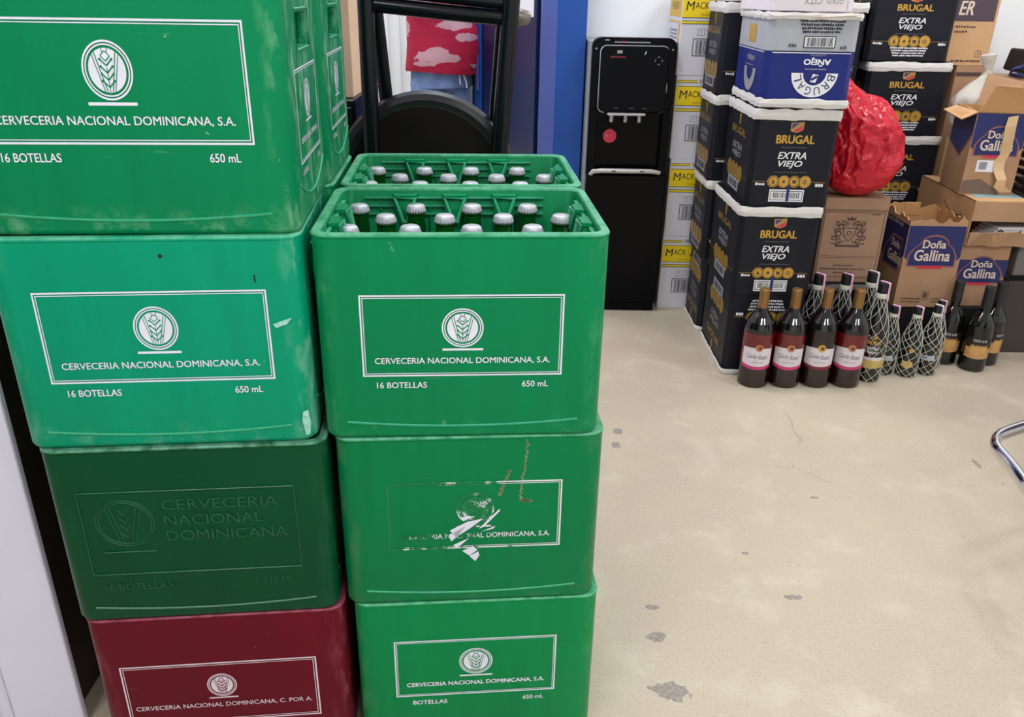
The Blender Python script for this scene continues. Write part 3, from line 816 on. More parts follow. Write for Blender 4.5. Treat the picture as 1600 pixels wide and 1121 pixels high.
mb.tube([(-.024, -.098, 1.600), (0, -.108, 1.600), (.024, -.098, 1.600)], [.003, .006, .003], M('lips', (150, 84, 78), .5), 8)
for s in (-1, 1): mb.tube([(s * .085, .0, 1.69), (s * .096, .012, 1.665), (s * .086, .004, 1.63)], [.007, .012, .007], SKIN, 8)
mb.build('face', t)
mb = MB()
rings = []
for (z, a, b, cy) in ((1.60, .070, .045, .062), (1.68, .096, .085, .028), (1.74, .094, .098, .010), (1.79, .070, .075, .008), (1.815, .02, .02, .008)):
    rings.append([Vector((a * math.cos(2 * PI * k / 24), cy + b * math.sin(2 * PI * k / 24), z)) for k in range(24)])
mb.loft(rings, HAIR); mb.build('hair', t)
# shirt
def shirt_mat():
    m, nt, b = new_mat('red blotched cotton')
    o = coords(nt)
    sep = N(nt, 'ShaderNodeSeparateXYZ'); nt.links.new(o, sep.inputs[0])
    h = mth(nt, 'SUBTRACT', mth(nt, 'MULTIPLY', sep.outputs[0], .743), mth(nt, 'MULTIPLY', sep.outputs[1], .669))
    n = mth(nt, 'MULTIPLY', mth(nt, 'SUBTRACT', noise_tex(nt, 17.0, 3.0, 0.6, o), 0.5), 1.9)
    tot = None
    for (u, v, a, b_) in ((-.03, .960, .075, .028), (.05, .955, .075, .020), (.00, .985, .05, .022), (-.06, .925, .05, .012), (.10, 1.115, .085, .022), (-.185, 1.085, .035, .04), (.15, 1.055, .05, .018),
                          (-.05, 1.25, .09, .03), (.10, 1.32, .08, .03), (-.13, 1.18, .05, .02)):
        dx = mth(nt, 'DIVIDE', mth(nt, 'SUBTRACT', h, u), a); dy = mth(nt, 'DIVIDE', mth(nt, 'SUBTRACT', sep.outputs[2], v), b_)
        d = mth(nt, 'SQRT', mth(nt, 'ADD', mth(nt, 'MULTIPLY', dx, dx), mth(nt, 'MULTIPLY', dy, dy)))
        k = mth(nt, 'SUBTRACT', 1.15, mth(nt, 'ADD', d, n)); tot = k if tot is None else mth(nt, 'MAXIMUM', tot, k)
    f = ramp(nt, tot, 0.0, 0.12)
    c = mix(nt, f, lin((196, 30, 70)), lin((226, 176, 186)))
    nt.links.new(c, b.inputs['Base Color']); setin(b, Roughness=0.8)
    bump(nt, b, noise_tex(nt, 1.0, 3.0, 0.5, scaled(nt, o, (5, 5, 16))), 0.5, 0.02)
    return m
SHIRT = shirt_mat()
mb = MB(); rings = []
prof = ((.858, .192, .170, -.030), (.868, .196, .174, -.032), (.93, .200, .182, -.046), (1.0, .198, .180, -.050), (1.08, .192, .168, -.042), (1.18, .186, .145, -.020), (1.30, .192, .132, -.004), (1.40, .185, .118, .006), (1.455, .135, .092, .010), (1.485, .075, .068, .010))
for (z, a, b_, cy) in prof:
    a *= 1.07; b_ *= 1.07; z = z + (.018 if z < 1.1 else 0); ring = []
    for k in range(48):
        th = 2 * PI * k / 48
        wob = 1 + .016 * math.sin(5 * th + z * 30) + .010 * math.sin(9 * th - z * 44)
        ring.append(Vector((a * wob * math.cos(th), cy + b_ * wob * math.sin(th), z + .008 * math.sin(2 * th + 1))))
    rings.append(ring)
mb.loft(rings, SHIRT, False, False, True)
for s in (-1, 1):
    mb.tube([(s * .12, .01, 1.43), (s * .19, .012, 1.39), (s * .235, -.03, 1.30), (s * .244, -.06, 1.25)], [.075, .085, .074, .068], SHIRT, 16)
mb.build('shirt', t)
JEANS = M('light denim', (126, 152, 200), .8, vary=.22, vscale=16, bmp=.5, bscale=14)
mb = MB(); rings = []
for (z, a, b_, cy) in ((.80, .180, .150, -.012), (.88, .178, .152, -.02), (.96, .172, .150, -.02)):
    rings.append([Vector((a * math.cos(2 * PI * k / 36), cy + b_ * math.sin(2 * PI * k / 36), z)) for k in range(36)])
mb.loft(rings, JEANS, False, False)
for s in (-1, 1):
    mb.tube([(s * .085, -.01, .84), (s * .092, -.012, .74), (s * .098, -.008, .62), (s * .105, -.006, .50)], [.094, .096, .100, .102], JEANS, 20)
mb.tube([(-.09, .0, .81), (.09, .0, .81)], [.10, .10], JEANS, 16)
ob = mb.build('shorts', t)
mb = MB(); mb.tube([(.01, -.172, .90), (.016, -.180, .87), (.03, -.186, .83), (.034, -.186, .80)], .0045, WINK, 8)
mb.tube([(.006, -.172, .90), (-.012, -.182, .86), (-.010, -.186, .82)], .0045, WINK, 8); mb.build('drawstring', ob)
mb = MB()
for s in (-1, 1):
    mb.box(s * .118 - .045, s * .118 + .045, -.165, .075, .0, .07, M('dark shoe', (36, 34, 38), .5), .02)
mb.build('shoes', t)
# ------------------------------------------------------------------ water dispenser
t = thing('water_dispenser', 'tall black water dispenser with red round sticker beside blue door frame', 'water dispenser', (0.459, 3.466, 0), math.radians(0))
W2 = .166
mb = MB()
mb.loft([[Vector((p.x, p.y, 0)) for p in []] or rr(.352, .30, .02, z, 4, 0, .175) for z in (.012, 1.115)], COOLSIDE, True, True, False)
mb.build('side_casing', t)
def upright(mb, x0, x1, z0, z1, y0, y1, r, mat, corners=(1, 1, 1, 1), n=6):
    """slab facing -y with rounded corners in the xz plane"""
    pts = []
    for (sx, sz, a0, on) in ((1, 1, 0, corners[0]), (-1, 1, 90, corners[1]), (-1, -1, 180, corners[2]), (1, -1, 270, corners[3])):
        cx = x1 if sx > 0 else x0; cz = z1 if sz > 0 else z0
        rr_ = r if on else .002
        for k in range(n + 1):
            a = math.radians(a0 + 90 * k / n)
            pts.append((cx - sx * rr_ + rr_ * math.cos(a), cz - sz * rr_ + rr_ * math.sin(a)))
    mb.loft([[Vector((x, y1, z)) for x, z in pts], [Vector((x, y0 + .003, z)) for x, z in pts],
             [Vector((x + (-.003 if x > (x0 + x1) / 2 else .003), y0, z + (-.003 if z > (z0 + z1) / 2 else .003))) for x, z in pts]], mat, True, True, False)
mb = MB(); upright(mb, -W2, W2, .862, 1.132, -.010, .03, .035, COOLBLK2, (1, 1, 0, 0)); 
mb.box(-W2, -.130, -.010, .03, .600, .862, COOLBLK2, .003); mb.box(.130, W2, -.010, .03, .600, .862, COOLBLK2, .003)
mb.box(-.130, .130, .02, .03, .600, .862, COOLBLK)
mb.build('front_fascia', t)
mb = MB(); upright(mb, -.136, .136, .850, 1.105, -.030, -.008, .026, CHROME); mb.build('display_bezel', t)
mb = MB(); upright(mb, -.1335, .1335, .8525, 1.1025, -.0325, -.010, .024, COOLBLK); ob = mb.build('display_panel', t)
mb = MB(); F = front(mb, -.0328)
F.scribble(-.062, 1.058, .066, .007, M('dim red print', (120, 26, 34), .5), words=1)
F.rect(-.070, 1.075, -.050, 1.086, GINK); F.line([(.038, 1.072), (.044, 1.084)], .003, WINK)
for a in range(4): F.disc(.094 + .014 * math.cos(a * PI / 2), 1.050 + .014 * math.sin(a * PI / 2), .0028, GINK, n=10)
F.ring(.094, 1.050, .0135, .0145, DGREY)
for u in (-.062, 0, .052): F.rect(u - .010, .868, u + .010, .871, DGREY)
mb.build('display_marks', ob)
mb = MB(); F = front(mb, -.0105); F.rect(-.08, 1.113, .06, 1.117, GINK); F.disc(-.045, 1.116, .006, REDINK, .0012, 10, .003); F.disc(-.15, 1.09, .004, GINK, n=8); F.disc(.15, 1.09, .004, GINK, n=8); F.rect(-.118, 1.12, -.10, 1.124, GINK)
mb.build('indicator_strip', t)
mb = MB(); mb.box(-.095, .062, -.026, .02, .838, .852, STEEL, .004); mb.build('tap_bar', t)
for u in (-.075, -.018, .038):
    mb = MB(); mb.lathe([(0, .812), (.007, .812), (.009, .818), (.009, .842)], STEEL, 12, Matrix.Translation((u, -.012, 0))); mb.build('tap', t)
mb = MB(); mb.lathe([(0, 0), (.0275, 0), (.0275, -.001)], REDINK, 28, Matrix.Translation((-.074, .019, .752)) @ Matrix.Rotation(math.radians(90), 4, 'X'))
F = front(mb, .018); F.text('1', -.086, .747, .004, .012, M('pale red', (238, 150, 160), .5)); F.text('LT', -.068, .750, .012, .008, _mats['pale red']); mb.build('sticker', t)
mb = MB(); mb.tube([(-.150, -.010, .596), (-.138, -.028, .615), (-.10, -.030, .619), (.10, -.030, .619), (.138, -.028, .613)], [.008, .010, .010, .010, .008], M('silver tray edge', (196, 194, 190), .35, metal=.3), 10)
for u in (-.055, .062): mb.box(u - .010, u + .010, -.041, -.036, .617, .622, COOLBLK, .002)
mb.build('drip_tray', t)
mb = MB(); upright(mb, -W2, W2, .040, .600, -.022, .03, .012, COOLBLK, (0, 0, 0, 0)); mb.build('lower_door', t)
mb = MB(); mb.box(-W2 + .004, W2 - .004, -.012, .30, .0, .038, COOLBLK2, .004); mb.build('base_plinth', t)

# ------------------------------------------------------------------ cartons
def carton_body(w, d, h, mat, ch=.016, jag=0.0):
    mb = MB(); rings = []
    for z in (0, h):
        rings.append(rr(w, d, ch, z, 1))
    mb.loft(rings, mat, True, True, False); return mb

def flap_band(w, d, z, hgt, mat, seed, over=.006):
    """crumpled pale band of folded flaps round a carton's rim"""
    rnd = random.Random(seed); mb = MB()
    base = rr(w + over, d + over, .018, 0, 2); n = len(base)
    def ring(zz, o, amp):
        out = []
        for k, p in enumerate(base):
            q = Vector((p.x, p.y, zz + rnd.uniform(-amp, amp))); f = 1 + o / max(w, d)
            out.append(Vector((q.x * f, q.y * f, q.z)))
        return out
    # densify the sides so the rim can wave
    dens = []
    for k in range(n):
        a, b = base[k], base[(k + 1) % n]; L = (b - a).length; m = max(1, int(L / .026))
        dens += [a + (b - a) * i / m for i in range(m)]
    base = dens
    mb.loft([ring(z, -.004, 0), ring(z, .003, .0028), ring(z + hgt * .45, .008, .004), ring(z + hgt * .8, .005, .004), ring(z + hgt, .001, .0035)], mat, False, False, False)
    return mb

def medal(F, u, v, r, k):
    F.disc(u, v, r, GOLD if k % 2 else DGOLD, .0007, 24); F.ring(u, v, r * .82, r * .92, DGOLD, .0009, 24)
    F.disc(u, v, r * .66, GOLD, .0010, 20)
    if k == 0: F.poly([(u - r * .3, v - r * .35), (u + r * .3, v - r * .35), (u, v + r * .5)], BINK, .0012)
    elif k == 1:
        F.poly([(u + r * .38 * (1 if i % 2 == 0 else .5) * math.cos(i * PI / 5 + PI / 2), v + r * .38 * (1 if i % 2 == 0 else .5) * math.sin(i * PI / 5 + PI / 2)) for i in range(10)], BINK, .0012)
    elif k == 2: F.rect(u - r * .32, v - r * .28, u + r * .32, v + r * .28, BINK, .0012)
    else: F.ring(u, v, r * .25, r * .38, BINK, .0012, 12); F.disc(u, v, r * .12, BINK, .0013, 8)

def rum_face(F, w, h, barcode=True, small=True, k=1.0, flip=False):
    """gold and white print of the black rum cartons"""
    if flip:
        at0 = F.at; F = Face(F.mb, lambda u, v, e: at0(-u, h - v, e))
    V = lambda f: h * f
    F.poly([(-.022 * k, V(.925)), (.022 * k, V(.935)), (.020 * k, V(.845)), (0, V(.815)), (-.020 * k, V(.835))], M('crest gold', (176, 140, 70), .5), .0007)
    F.poly([(-.017 * k, V(.915)), (.005 * k, V(.92)), (-.016 * k, V(.86))], BLUEINK, .0010)
    F.poly([(.018 * k, V(.90)), (.017 * k, V(.845)), (-.004 * k, V(.825)), (-.012 * k, V(.835))], REDINK, .0010)
    F.text('BRUGAL', 0, V(.70), .125 * k, V(.090), GOLD, bold=.03)
    F.scribble(0, V(.650), .086 * k, V(.014), DGREY, words=3)
    F.text('EXTRA', -.003 * k, V(.530), .094 * k, V(.075), WINK, bold=.018, shear=.22)
    F.text('VIEJO', -.006 * k, V(.425), .080 * k, V(.085), WINK, bold=.018, shear=.22)
    F.scribble(0, V(.375), .110 * k, V(.012), DGREY, words=8, seed=3)
    F.rect(-w / 2 + .018, V(.270), w / 2 - .018, V(.277), DGOLD, .0006)
    for i in range(4): medal(F, (-.054 + .0355 * i) * k, V(.275), .0205 * k, i)
    F.scribble(-w / 2 + .045, V(.225), .036 * k, V(.034), WINK, words=1, seed=5); F.scribble(w / 2 - .036, V(.222), .030 * k, V(.034), WINK, words=1, seed=6)
    if barcode:
        F.rect(-.062 * k, V(.045), .055 * k, V(.185), WINK, .0007); F.frame(-.058 * k, V(.062), .051 * k, V(.168), .0022, DINK, .0010)
        F.bars(-.048 * k, V(.085), .042 * k, V(.150), DINK, .0011, 5)
        F.rect(-.004 * k, V(.05), .006 * k, V(.24), NAVYL, .0013)
    elif small:
        for i in range(4): F.scribble(.004 * k, V(.170 - i * .036), (.135 - .008 * i) * k, V(.022), WINK, words=6, seed=20 + i)

def rum_side(F, w, h, flip=False):
    if flip:
        at0 = F.at; F = Face(F.mb, lambda u, v, e: at0(-u, h - v, e))
    V = lambda f: h * f
    F.poly([(-.010, V(.93)), (.010, V(.93)), (.006, V(.82)), (-.004, V(.80))], M('crest gold', (176, 140, 70), .5), .0007)
    F.text('BRUGAL', 0, V(.70), .20, V(.080), DGOLD, bold=.03)
    F.text('EXTRA', 0, V(.53), .13, V(.070), GINK, bold=.018, shear=.2); F.text('VIEJO', 0, V(.43), .12, V(.075), GINK, bold=.018, shear=.2)
    for i in range(4): F.disc(-.078 + .052 * i, V(.27), .030, DGOLD, .0007, 20)
    F.rect(-w / 2 + .016, V(.268), w / 2 - .016, V(.276), DGOLD, .0005)
    F.rect(-.075, V(.06), .075, V(.19), GINK, .0009); F.bars(-.06, V(.085), .06, V(.165), DINK, .0011, 9)

def rum_carton(x0, x1, y0, y1, z0, h, label, rz=0.0, flip=False, barcode=True, group='black rum cartons', side='left', band=True, k=1.0, small=True, skirt=False):
    w, d = x1 - x0, y1 - y0
    t = thing('rum_carton', label, 'box', ((x0 + x1) / 2, (y0 + y1) / 2, z0), rz, group)
    bh = h - .001
    carton_body(w, d, bh, BLACKCARD).build('carton_body', t)
    if band:
        if flip: mb = flap_band(w, d, .001, .022, WHITECARD, hash(label) % 99)
        else: mb = flap_band(w, d, bh - .036, .034, WHITECARD, len(label))
        mb.build('flap_edge', t)
    mb = MB(); rum_face(front(mb, -d / 2), w, bh - (0 if flip else .022), barcode, small, k, flip)
    if side: rum_side(leftside(mb, -w / 2), d, bh - (0 if flip else .022), flip)
    mb.build('printed_label', t)
    return t

# front column: upside-down one on the floor, two upright, then the blue one
rum_carton(.780, 1.050, 2.800, 3.186, 0.0, .315, 'upside-down black rum carton on the floor behind the first wine bottle', flip=True, barcode=False, skirt=True)
rum_carton(.774, 1.052, 2.796, 3.184, .316, .320, 'black rum carton with barcode, directly above the upside-down black one', rz=.01)
rum_carton(.786, 1.066, 2.800, 3.186, .637, .320, 'black rum carton with barcode, directly below the blue and silver carton', rz=-.01)

t = thing('rum_carton', 'blue and silver rum carton standing upside down on the front black stack', 'box', (.932, 2.985, .9605), -.01, 'rum cartons')
w, d, h = .284, .386, .275
carton_body(w, d, h, NAVY, .020).build('carton_body', t)
mb = MB(); rings = [rr(w + .0016, d + .0016, .020, z, 1) for z in (.172, .276)]
mb.loft(rings, SILVER, False, False, False); mb.build('silver_panel', t)
flap_band(w, d, .0, .028, WHITECARD, 3).build('flap_edge', t)
mb = flap_band(w, d, h - .010, .020, WHITECARD, 12, .010)
for (x, y, a, b_) in ((-.04, -.17, .05, .03), (.05, -.18, .07, .025)):
    mb.add([(x - a, y - b_, h - .004), (x + a, y - b_ * 1.1, h + .004), (x + a * .8, y + b_, h + .008), (x - a * .9, y + b_, h + .006)], [(0, 1, 2, 3)], BROWN3)
mb.build('torn_flap', t)
mb = MB(); F = front(mb, -d / 2 - .0012)
F.rect(-w / 2 + .018, .166, w / 2 - .018, .1685, WINK); F.rect(-w / 2 + .018, .1715, w / 2 - .018, .173, DINK)
F.text('AÑEJO', .022, .128, .084, .026, WINK, bold=.03, flip=True)
F.text('SUPERIOR', .022, .158, .050, .006, GINK, flip=True); F.scribble(.022, .117, .070, .004, GINK, words=3)
F.ring(.020, .107, .037, .074, WINK, .0007, 48, 180, 360)
lets = 'BRUGAL'
for i, ch in enumerate(lets):
    a = math.radians(344 - i * 29.6)
    vs, fs = glyphs(ch)
    cx, cz = .020 + .0555 * math.cos(a), .107 + .0555 * math.sin(a)
    rot = a + PI / 2 + PI
    rot = a - PI / 2 + PI + PI
    cu, su = math.cos(rot), math.sin(rot)
    pts = []
    for (p, q) in vs:
        lx, lz = (p - .5) * .019, (q - .5) * .025
        pts.append(F.at(cx + cu * lx - su * lz, cz + su * lx + cu * lz, .0010))
    mb.add(pts, fs, NAVYL)
F.poly([(.008, .080), (.026, .078), (.032, .102), (.014, .105)], WINK, .0007); F.line([(.011, .086), (.029, .098)], .008, NAVYL, .0010)
F.rect(-.030, .182, .070, .218, WINK, .0012); F.frame(-.030, .182, .070, .218, .003, DINK, .0014); F.bars(-.022, .187, .062, .213, DINK, .0016, 3)
for i in range(4): F.scribble(.022, .226 + i * .0105, .12 + .008 * i, .0072, DINK, .0014, 30 + i, 5)
F.scribble(-.062, .184, .028, .010, DGREY, .0014, 2, 1); F.scribble(.098, .180, .024, .010, DGREY, .0014, 4, 1)
F = leftside(mb, -w / 2 - .0012)
F.rect(-d / 2 + .02, .166, d / 2 - .02, .1685, WINK); F.rect(-.045, .190, .045, .245, GOLD, .0008)
F.text('AÑEJO', .02, .130, .10, .022, GINK, bold=.03, flip=True); F.rect(-.05, .117, .06, .119, GINK)
F.ring(.02, .110, .040, .075, GINK, .0007, 48, 180, 360)
mb.build('printed_label', t)

t = thing('carton', 'white carton lying upside down on top of the blue and silver carton', 'box', (.912, 2.985, 1.2495), .02)
w, d, h = .262, .36, .26
PALE = cardboard('pinkish white card', (232, 224, 228), .5, .03)
carton_body(w, d, h, PALE, .012).build('carton_body', t)
mb = MB(); F = front(mb, -d / 2)
F.text('CITY', -.000, .020, .056, .022, GINK, flip=True); F.text('GOLD', .068, .022, .050, .018, GINK, flip=True); F.rect(.108, .005, .1095, .03, GINK)
mb.build('printed_label', t)
mb = MB(); mb.box(-w / 2 - .002, w / 2 + .002, -.03, .03, h, h + .0012, M('clear tape', (206, 200, 190), .2)); mb.build('tape', t)

# column behind it, seen past its side
for i, (xo, z0) in enumerate(((.768, 0.0), (.752, .318), (.742, .636), (.740, .954))):
    lab = ('lowest black rum carton of the stack next to the white and yellow cartons', 'second black rum carton up beside the white and yellow cartons',
           'third black rum carton up beside the white and yellow cartons', 'topmost black rum carton beside the white and yellow cartons, under the white flap')[i]
    rum_carton(xo, xo + .335, 3.215, 3.480, z0, .316, lab, barcode=False, small=True, flip=(i == 0))
t = thing('carton', 'pale carton on top of the black stack beside the yellow cartons', 'box', (.910, 3.35, 1.271), 0)
carton_body(.33, .25, .22, WHITECARD, .01).build('carton_body', t)
mb = MB(); mb.box(-.1, .1, -.025, .025, .22, .2212, _mats['clear tape']); mb.build('tape', t)

# middle black stack, mostly behind the red bag
for i, z0 in enumerate((0.0, .318, .636, .955)):
    lab = ('black rum carton on the floor behind the crest carton', 'black rum carton behind the crest carton, second from the floor',
           'black rum carton behind the red bag, white flap edge just showing', 'topmost black rum carton between the blue and silver one and the fuller black stack')[i]
    rum_carton(1.172, 1.360, 3.49, 3.78, z0, .318, lab, barcode=False, side=None, k=.9)

# platform and fuller black stack
t = thing('low_platform', 'low black wooden platform under the printed chicken stock cartons', 'platform', (1.61, 3.39, 0))
mb = MB(); mb.box(-.212, .24, -.375, .40, .16, .203, BLACKW, .004); mb.build('deck', t)
for yy in (-.34, 0, .36):
    mb = MB(); mb.box(-.208, .23, yy - .03, yy + .03, 0, .16, BLACKW, .004); mb.build('runner', t)
for i, (xo, z0) in enumerate(((1.430, .205), (1.420, .490), (1.400, .776), (1.376, 1.062))):
    lab = ('lowest black rum carton of the stack on the platform, behind the open carton', 'black rum carton whose print the red bag half hides, on the platform stack',
           'black rum carton level with the top of the red bag, on the platform stack', 'topmost black rum carton of the platform stack beside the brown carton')[i]
    rum_carton(xo, xo + .335, 3.50, 3.775, z0, .284, lab, rz=(.012, -.01, .014, 0)[i], barcode=False, k=1.12)

# white and yellow cartons against the back wall
def mack():
    t = thing('whisky_carton', '', 'box', (0, 0, 0), 0, 'white and yellow whisky cartons')
    w, d, h = .37, .265, .330
    WC = cardboard('white printed card', (222, 222, 230), .5, .03)
    carton_body(w, d, h, WC, .004).build('carton_body', t)
    mb = MB()
    F = front(mb, -d / 2)
    F.rect(-w / 2 + .003, .214, w / 2 - .003, .288, YELLOW, .0006, 1)
    F.rect(-w / 2 + .003, .212, w / 2 - .003, .2145, DINK, .0008); F.rect(-w / 2 + .003, .287, w / 2 - .003, .289, DINK, .0008)
    F.rect(-w / 2 + .003, .192, w / 2 - .003, .200, YELLOW); F.rect(-w / 2 + .003, .190, w / 2 - .003, .1925, DINK, .0008); F.rect(-w / 2 + .003, .2, w / 2 - .003, .2022, DINK, .0008)
    F.rect(-w / 2 + .003, .303, -.10, .310, YELLOW); F.rect(-w / 2 + .003, .3015, -.10, .3035, DINK, .0008); F.rect(-w / 2 + .003, .3095, -.10, .3115, DINK, .0008)
    F.text('Whi', -.092, .298, .045, .018, DGREY, shear=.25, anchor='l')
    F.text('M', -.168, .240, .032, .032, DINK, bold=.005, anchor='l', shear=.1); F.text('ACK', -.133, .246, .054, .024, DINK, bold=.005, anchor='l'); F.text('A', -.062, .242, .028, .032, DINK, bold=.005, anchor='l')
    F.text('Distinctive', -.110, .221, .060, .009, DGOLD, anchor='l')
    for k in range(3): F.frame(-.115 + .036 * k, .148, -.087 + .036 * k, .174, .002, GINK); F.text('T', -.101 + .036 * k, .154, .012, .014, GINK)
    F.frame(-.130, .072, .010, .138, .003, DINK); F.bars(-.118, .078, .0, .132, DINK, .0008, 8)
    F = leftside(mb, -w / 2)
    F.rect(-d / 2 + .003, .214, d / 2 - .003, .288, M('ochre print', (226, 176, 40), .5)); F.rect(-d / 2 + .003, .192, d / 2 - .003, .200, _mats['ochre print'])
    F.text('WHISKY', 0, .24, .16, .03, DGOLD, bold=.01)
    for k in range(3): F.scribble(.0, .16 - k * .014, .16, .008, GINK, seed=k)
    F.rect(d / 2 - .04, .02, d / 2 - .008, .19, _mats['ochre print'])
    mb.build('printed_label', t)
    return t
m0 = mack()
mk = [(.832, 0.0, 'lowest white and yellow whisky carton, on the floor by the dispenser foot'), (.832, .331, 'white and yellow whisky carton second from the floor beside the dispenser'),
      (.828, .662, 'white and yellow whisky carton third from the floor, level with the dispenser taps'), (.822, .993, 'topmost white and yellow whisky carton, yellow side panel showing above the dispenser')]
for i, (x, z, lb) in enumerate(mk):
    if i == 0: m0.location = (x, 3.633, z); m0['label'] = lb
    else: dup(m0, (x, 3.633, z), (.0, .012, -.01, .0)[i], lb)

# carton with a printed crest on a black base carton
t = thing('rum_carton', 'plain black carton under the brown crest carton, behind netted bottles', 'box', (1.252, 3.13, 0), 0, 'black rum cartons')
carton_body(.275, .30, .300, BLACKCARD, .01).build('carton_body', t)
flap_band(.275, .30, .275, .024, M('grey card', (120, 112, 108), .7), 5, .004).build('flap_edge', t)
t = thing('crest_carton', 'brown carton printed with a dark heraldic crest, under the red bag', 'box', (1.256, 3.14, .302), -.02)
w, d, h = .236, .28, .320
carton_body(w, d, h, BROWN2, .005).build('carton_body', t)
mb = MB(); F = front(mb, -d / 2)
F.frame(-w / 2 + .006, .018, w / 2 - .010, .268, .0022, BINK)
u, v = -.012, .190
F.poly([(u - .024, v + .020), (u + .024, v + .020), (u + .022, v - .010), (u, v - .034), (u - .022, v - .010)], BINK, .0006)
F.poly([(u - .020, v + .016), (u + .020, v + .016), (u + .018, v - .008), (u, v - .029), (u - .018, v - .008)], BROWN2, .0009)
F.ring(u, v - .002, .006, .010, BINK, .0011, 16)
for s in (-1, 1):
    for (a, b_, r) in ((.034, .022, .012), (.040, -.004, .013), (.036, -.030, .010), (.050, .008, .008), (.024, .038, .009), (.054, -.020, .009), (.012, .034, .008), (.046, .034, .009)):
        F.ring(u + s * a, v + b_, r * .55, r, BINK, .0007, 12); F.line([(u + s * a, v + b_), (u + s * (a + .012), v + b_ + .012)], .002, BINK)
    F.line([(u + s * .012, v - .030), (u + s * .040, v - .044), (u + s * .062, v - .040)], .004, BINK)
F.poly([(u - .014, v + .046), (u + .014, v + .046), (u + .018, v + .062), (u + .007, v + .054), (u, v + .064), (u - .007, v + .054), (u - .018, v + .062)], BINK, .0008)
F.rect(u - .045, v - .054, u + .045, v - .046, BINK)
F.rect(-w / 2 + .014, .094, w / 2 - .022, .0955, BINK); F.rect(-w / 2 + .014, .100, w / 2 - .022, .1012, BINK)
for k, ww in enumerate((.08, .17, .07)): F.scribble(-.01, .062 - k * .014, ww, .005, BINK, seed=k)
F.scribble(.075, .258, .034, .005, BINK)
mb.build('printed_label', t)
mb = MB(); mb.box(-.118, .118, -.143, -.140, .2745, .276, BINK); mb.box(-.02, .02, -.1412, .1412, .3195, .3208, M('brown tape', (176, 136, 92), .4)); mb.build('tape', t)

# ------------------------------------------------------------------ chicken stock cartons
def stock_face(F, w, h, k=1.0, cut=0.0, vt=.965, clip=None):
    F.poly([(-w / 2 + .002, h * .585), (-w / 2 + .002, h * vt), (w / 2 - .002, h * vt), (w / 2 - .002, h * .585), (w * .42, h * .545), (-w * .42, h * .545)], NAVYL, .0005)
    # arched plaque
    def arch(s_, zt, zb):
        top = [(-.5 * s_, zb), (-.5 * s_, .60), (-.42 * s_, .68)] + [(.30 * s_ * math.cos(math.radians(a)), .72 + (zt - .72) * math.sin(math.radians(a))) for a in range(170, 9, -20)] + [(.42 * s_, .68), (.5 * s_, .60), (.5 * s_, zb)]
        return [(p[0] * w, p[1] * h) for p in top]
    F.poly(arch(.86, .845, .475), M('plaque red', (150, 92, 84), .5), .0008)
    F.poly(arch(.80, .825, .490), NAVYL, .0011)
    F.text('Doña', .0, h * .690, w * .40, h * .090, M('cream print', (226, 206, 186), .5), bold=.02, e=.0014)
    F.text('Gallina', .0, h * .545, w * .62, h * .125, _mats['cream print'], bold=.02, e=.0014)
    F.rect(-w * .22, h * .455, w * .22, h * .490, REDINK, .0012)

def open_carton(name, label, w, d, h, loc, rz, mats=(BROWN, BROWNIN), seed=1, jag=.012, group=None, side_print=True, rot=None):
    """open topped carton: four thin walls with torn upper edges and a floor"""
    t = thing(name, label, 'box', loc, rz, group, rot)
    rnd = random.Random(seed); th = .004
    mb = MB()
    def wall(p0, p1, inward, zt0, zt1):
        n = 12; p0, p1, inward = Vector(p0), Vector(p1), Vector(inward)
        o, i_ = [], []
        tops = [zt0 + (zt1 - zt0) * k / n + (rnd.uniform(-jag, jag) if 0 < k < n else 0) for k in range(n + 1)]
        out_b = [p0 + (p1 - p0) * k / n for k in range(n + 1)]
        vo = [Vector((p.x, p.y, 0)) for p in out_b] + [Vector((p.x, p.y, z)) for p, z in zip(out_b, tops)]
        vi = [v + inward * th for v in vo]
        f1 = [(k, k + 1, k + n + 2, k + n + 1) for k in range(n)]
        mb.add(vo, f1, mats[0]); mb.add(vi, [f[::-1] for f in f1], mats[1])
        edge = [vo[n + 1 + k] for k in range(n + 1)] + [vi[n + 1 + k] for k in range(n + 1)]
        mb.add(edge, [(k, k + 1, k + n + 2, k + n + 1) for k in range(n)], BROWN3)
    a, b_ = w / 2, d / 2
    wall((-a, -b_), (a, -b_), (0, 1, 0), h, h); wall((a, -b_), (a, b_), (-1, 0, 0), h, h * .99); wall((a, b_), (-a, b_), (0, -1, 0), h * 1.0, h * 1.02); wall((-a, b_), (-a, -b_), (1, 0, 0), h * 1.02, h)
    mb.box(-a + .001, a - .001, -b_ + .001, b_ - .001, 0, .006, mats[1])
    mb.build('carton_body', t)
    return t

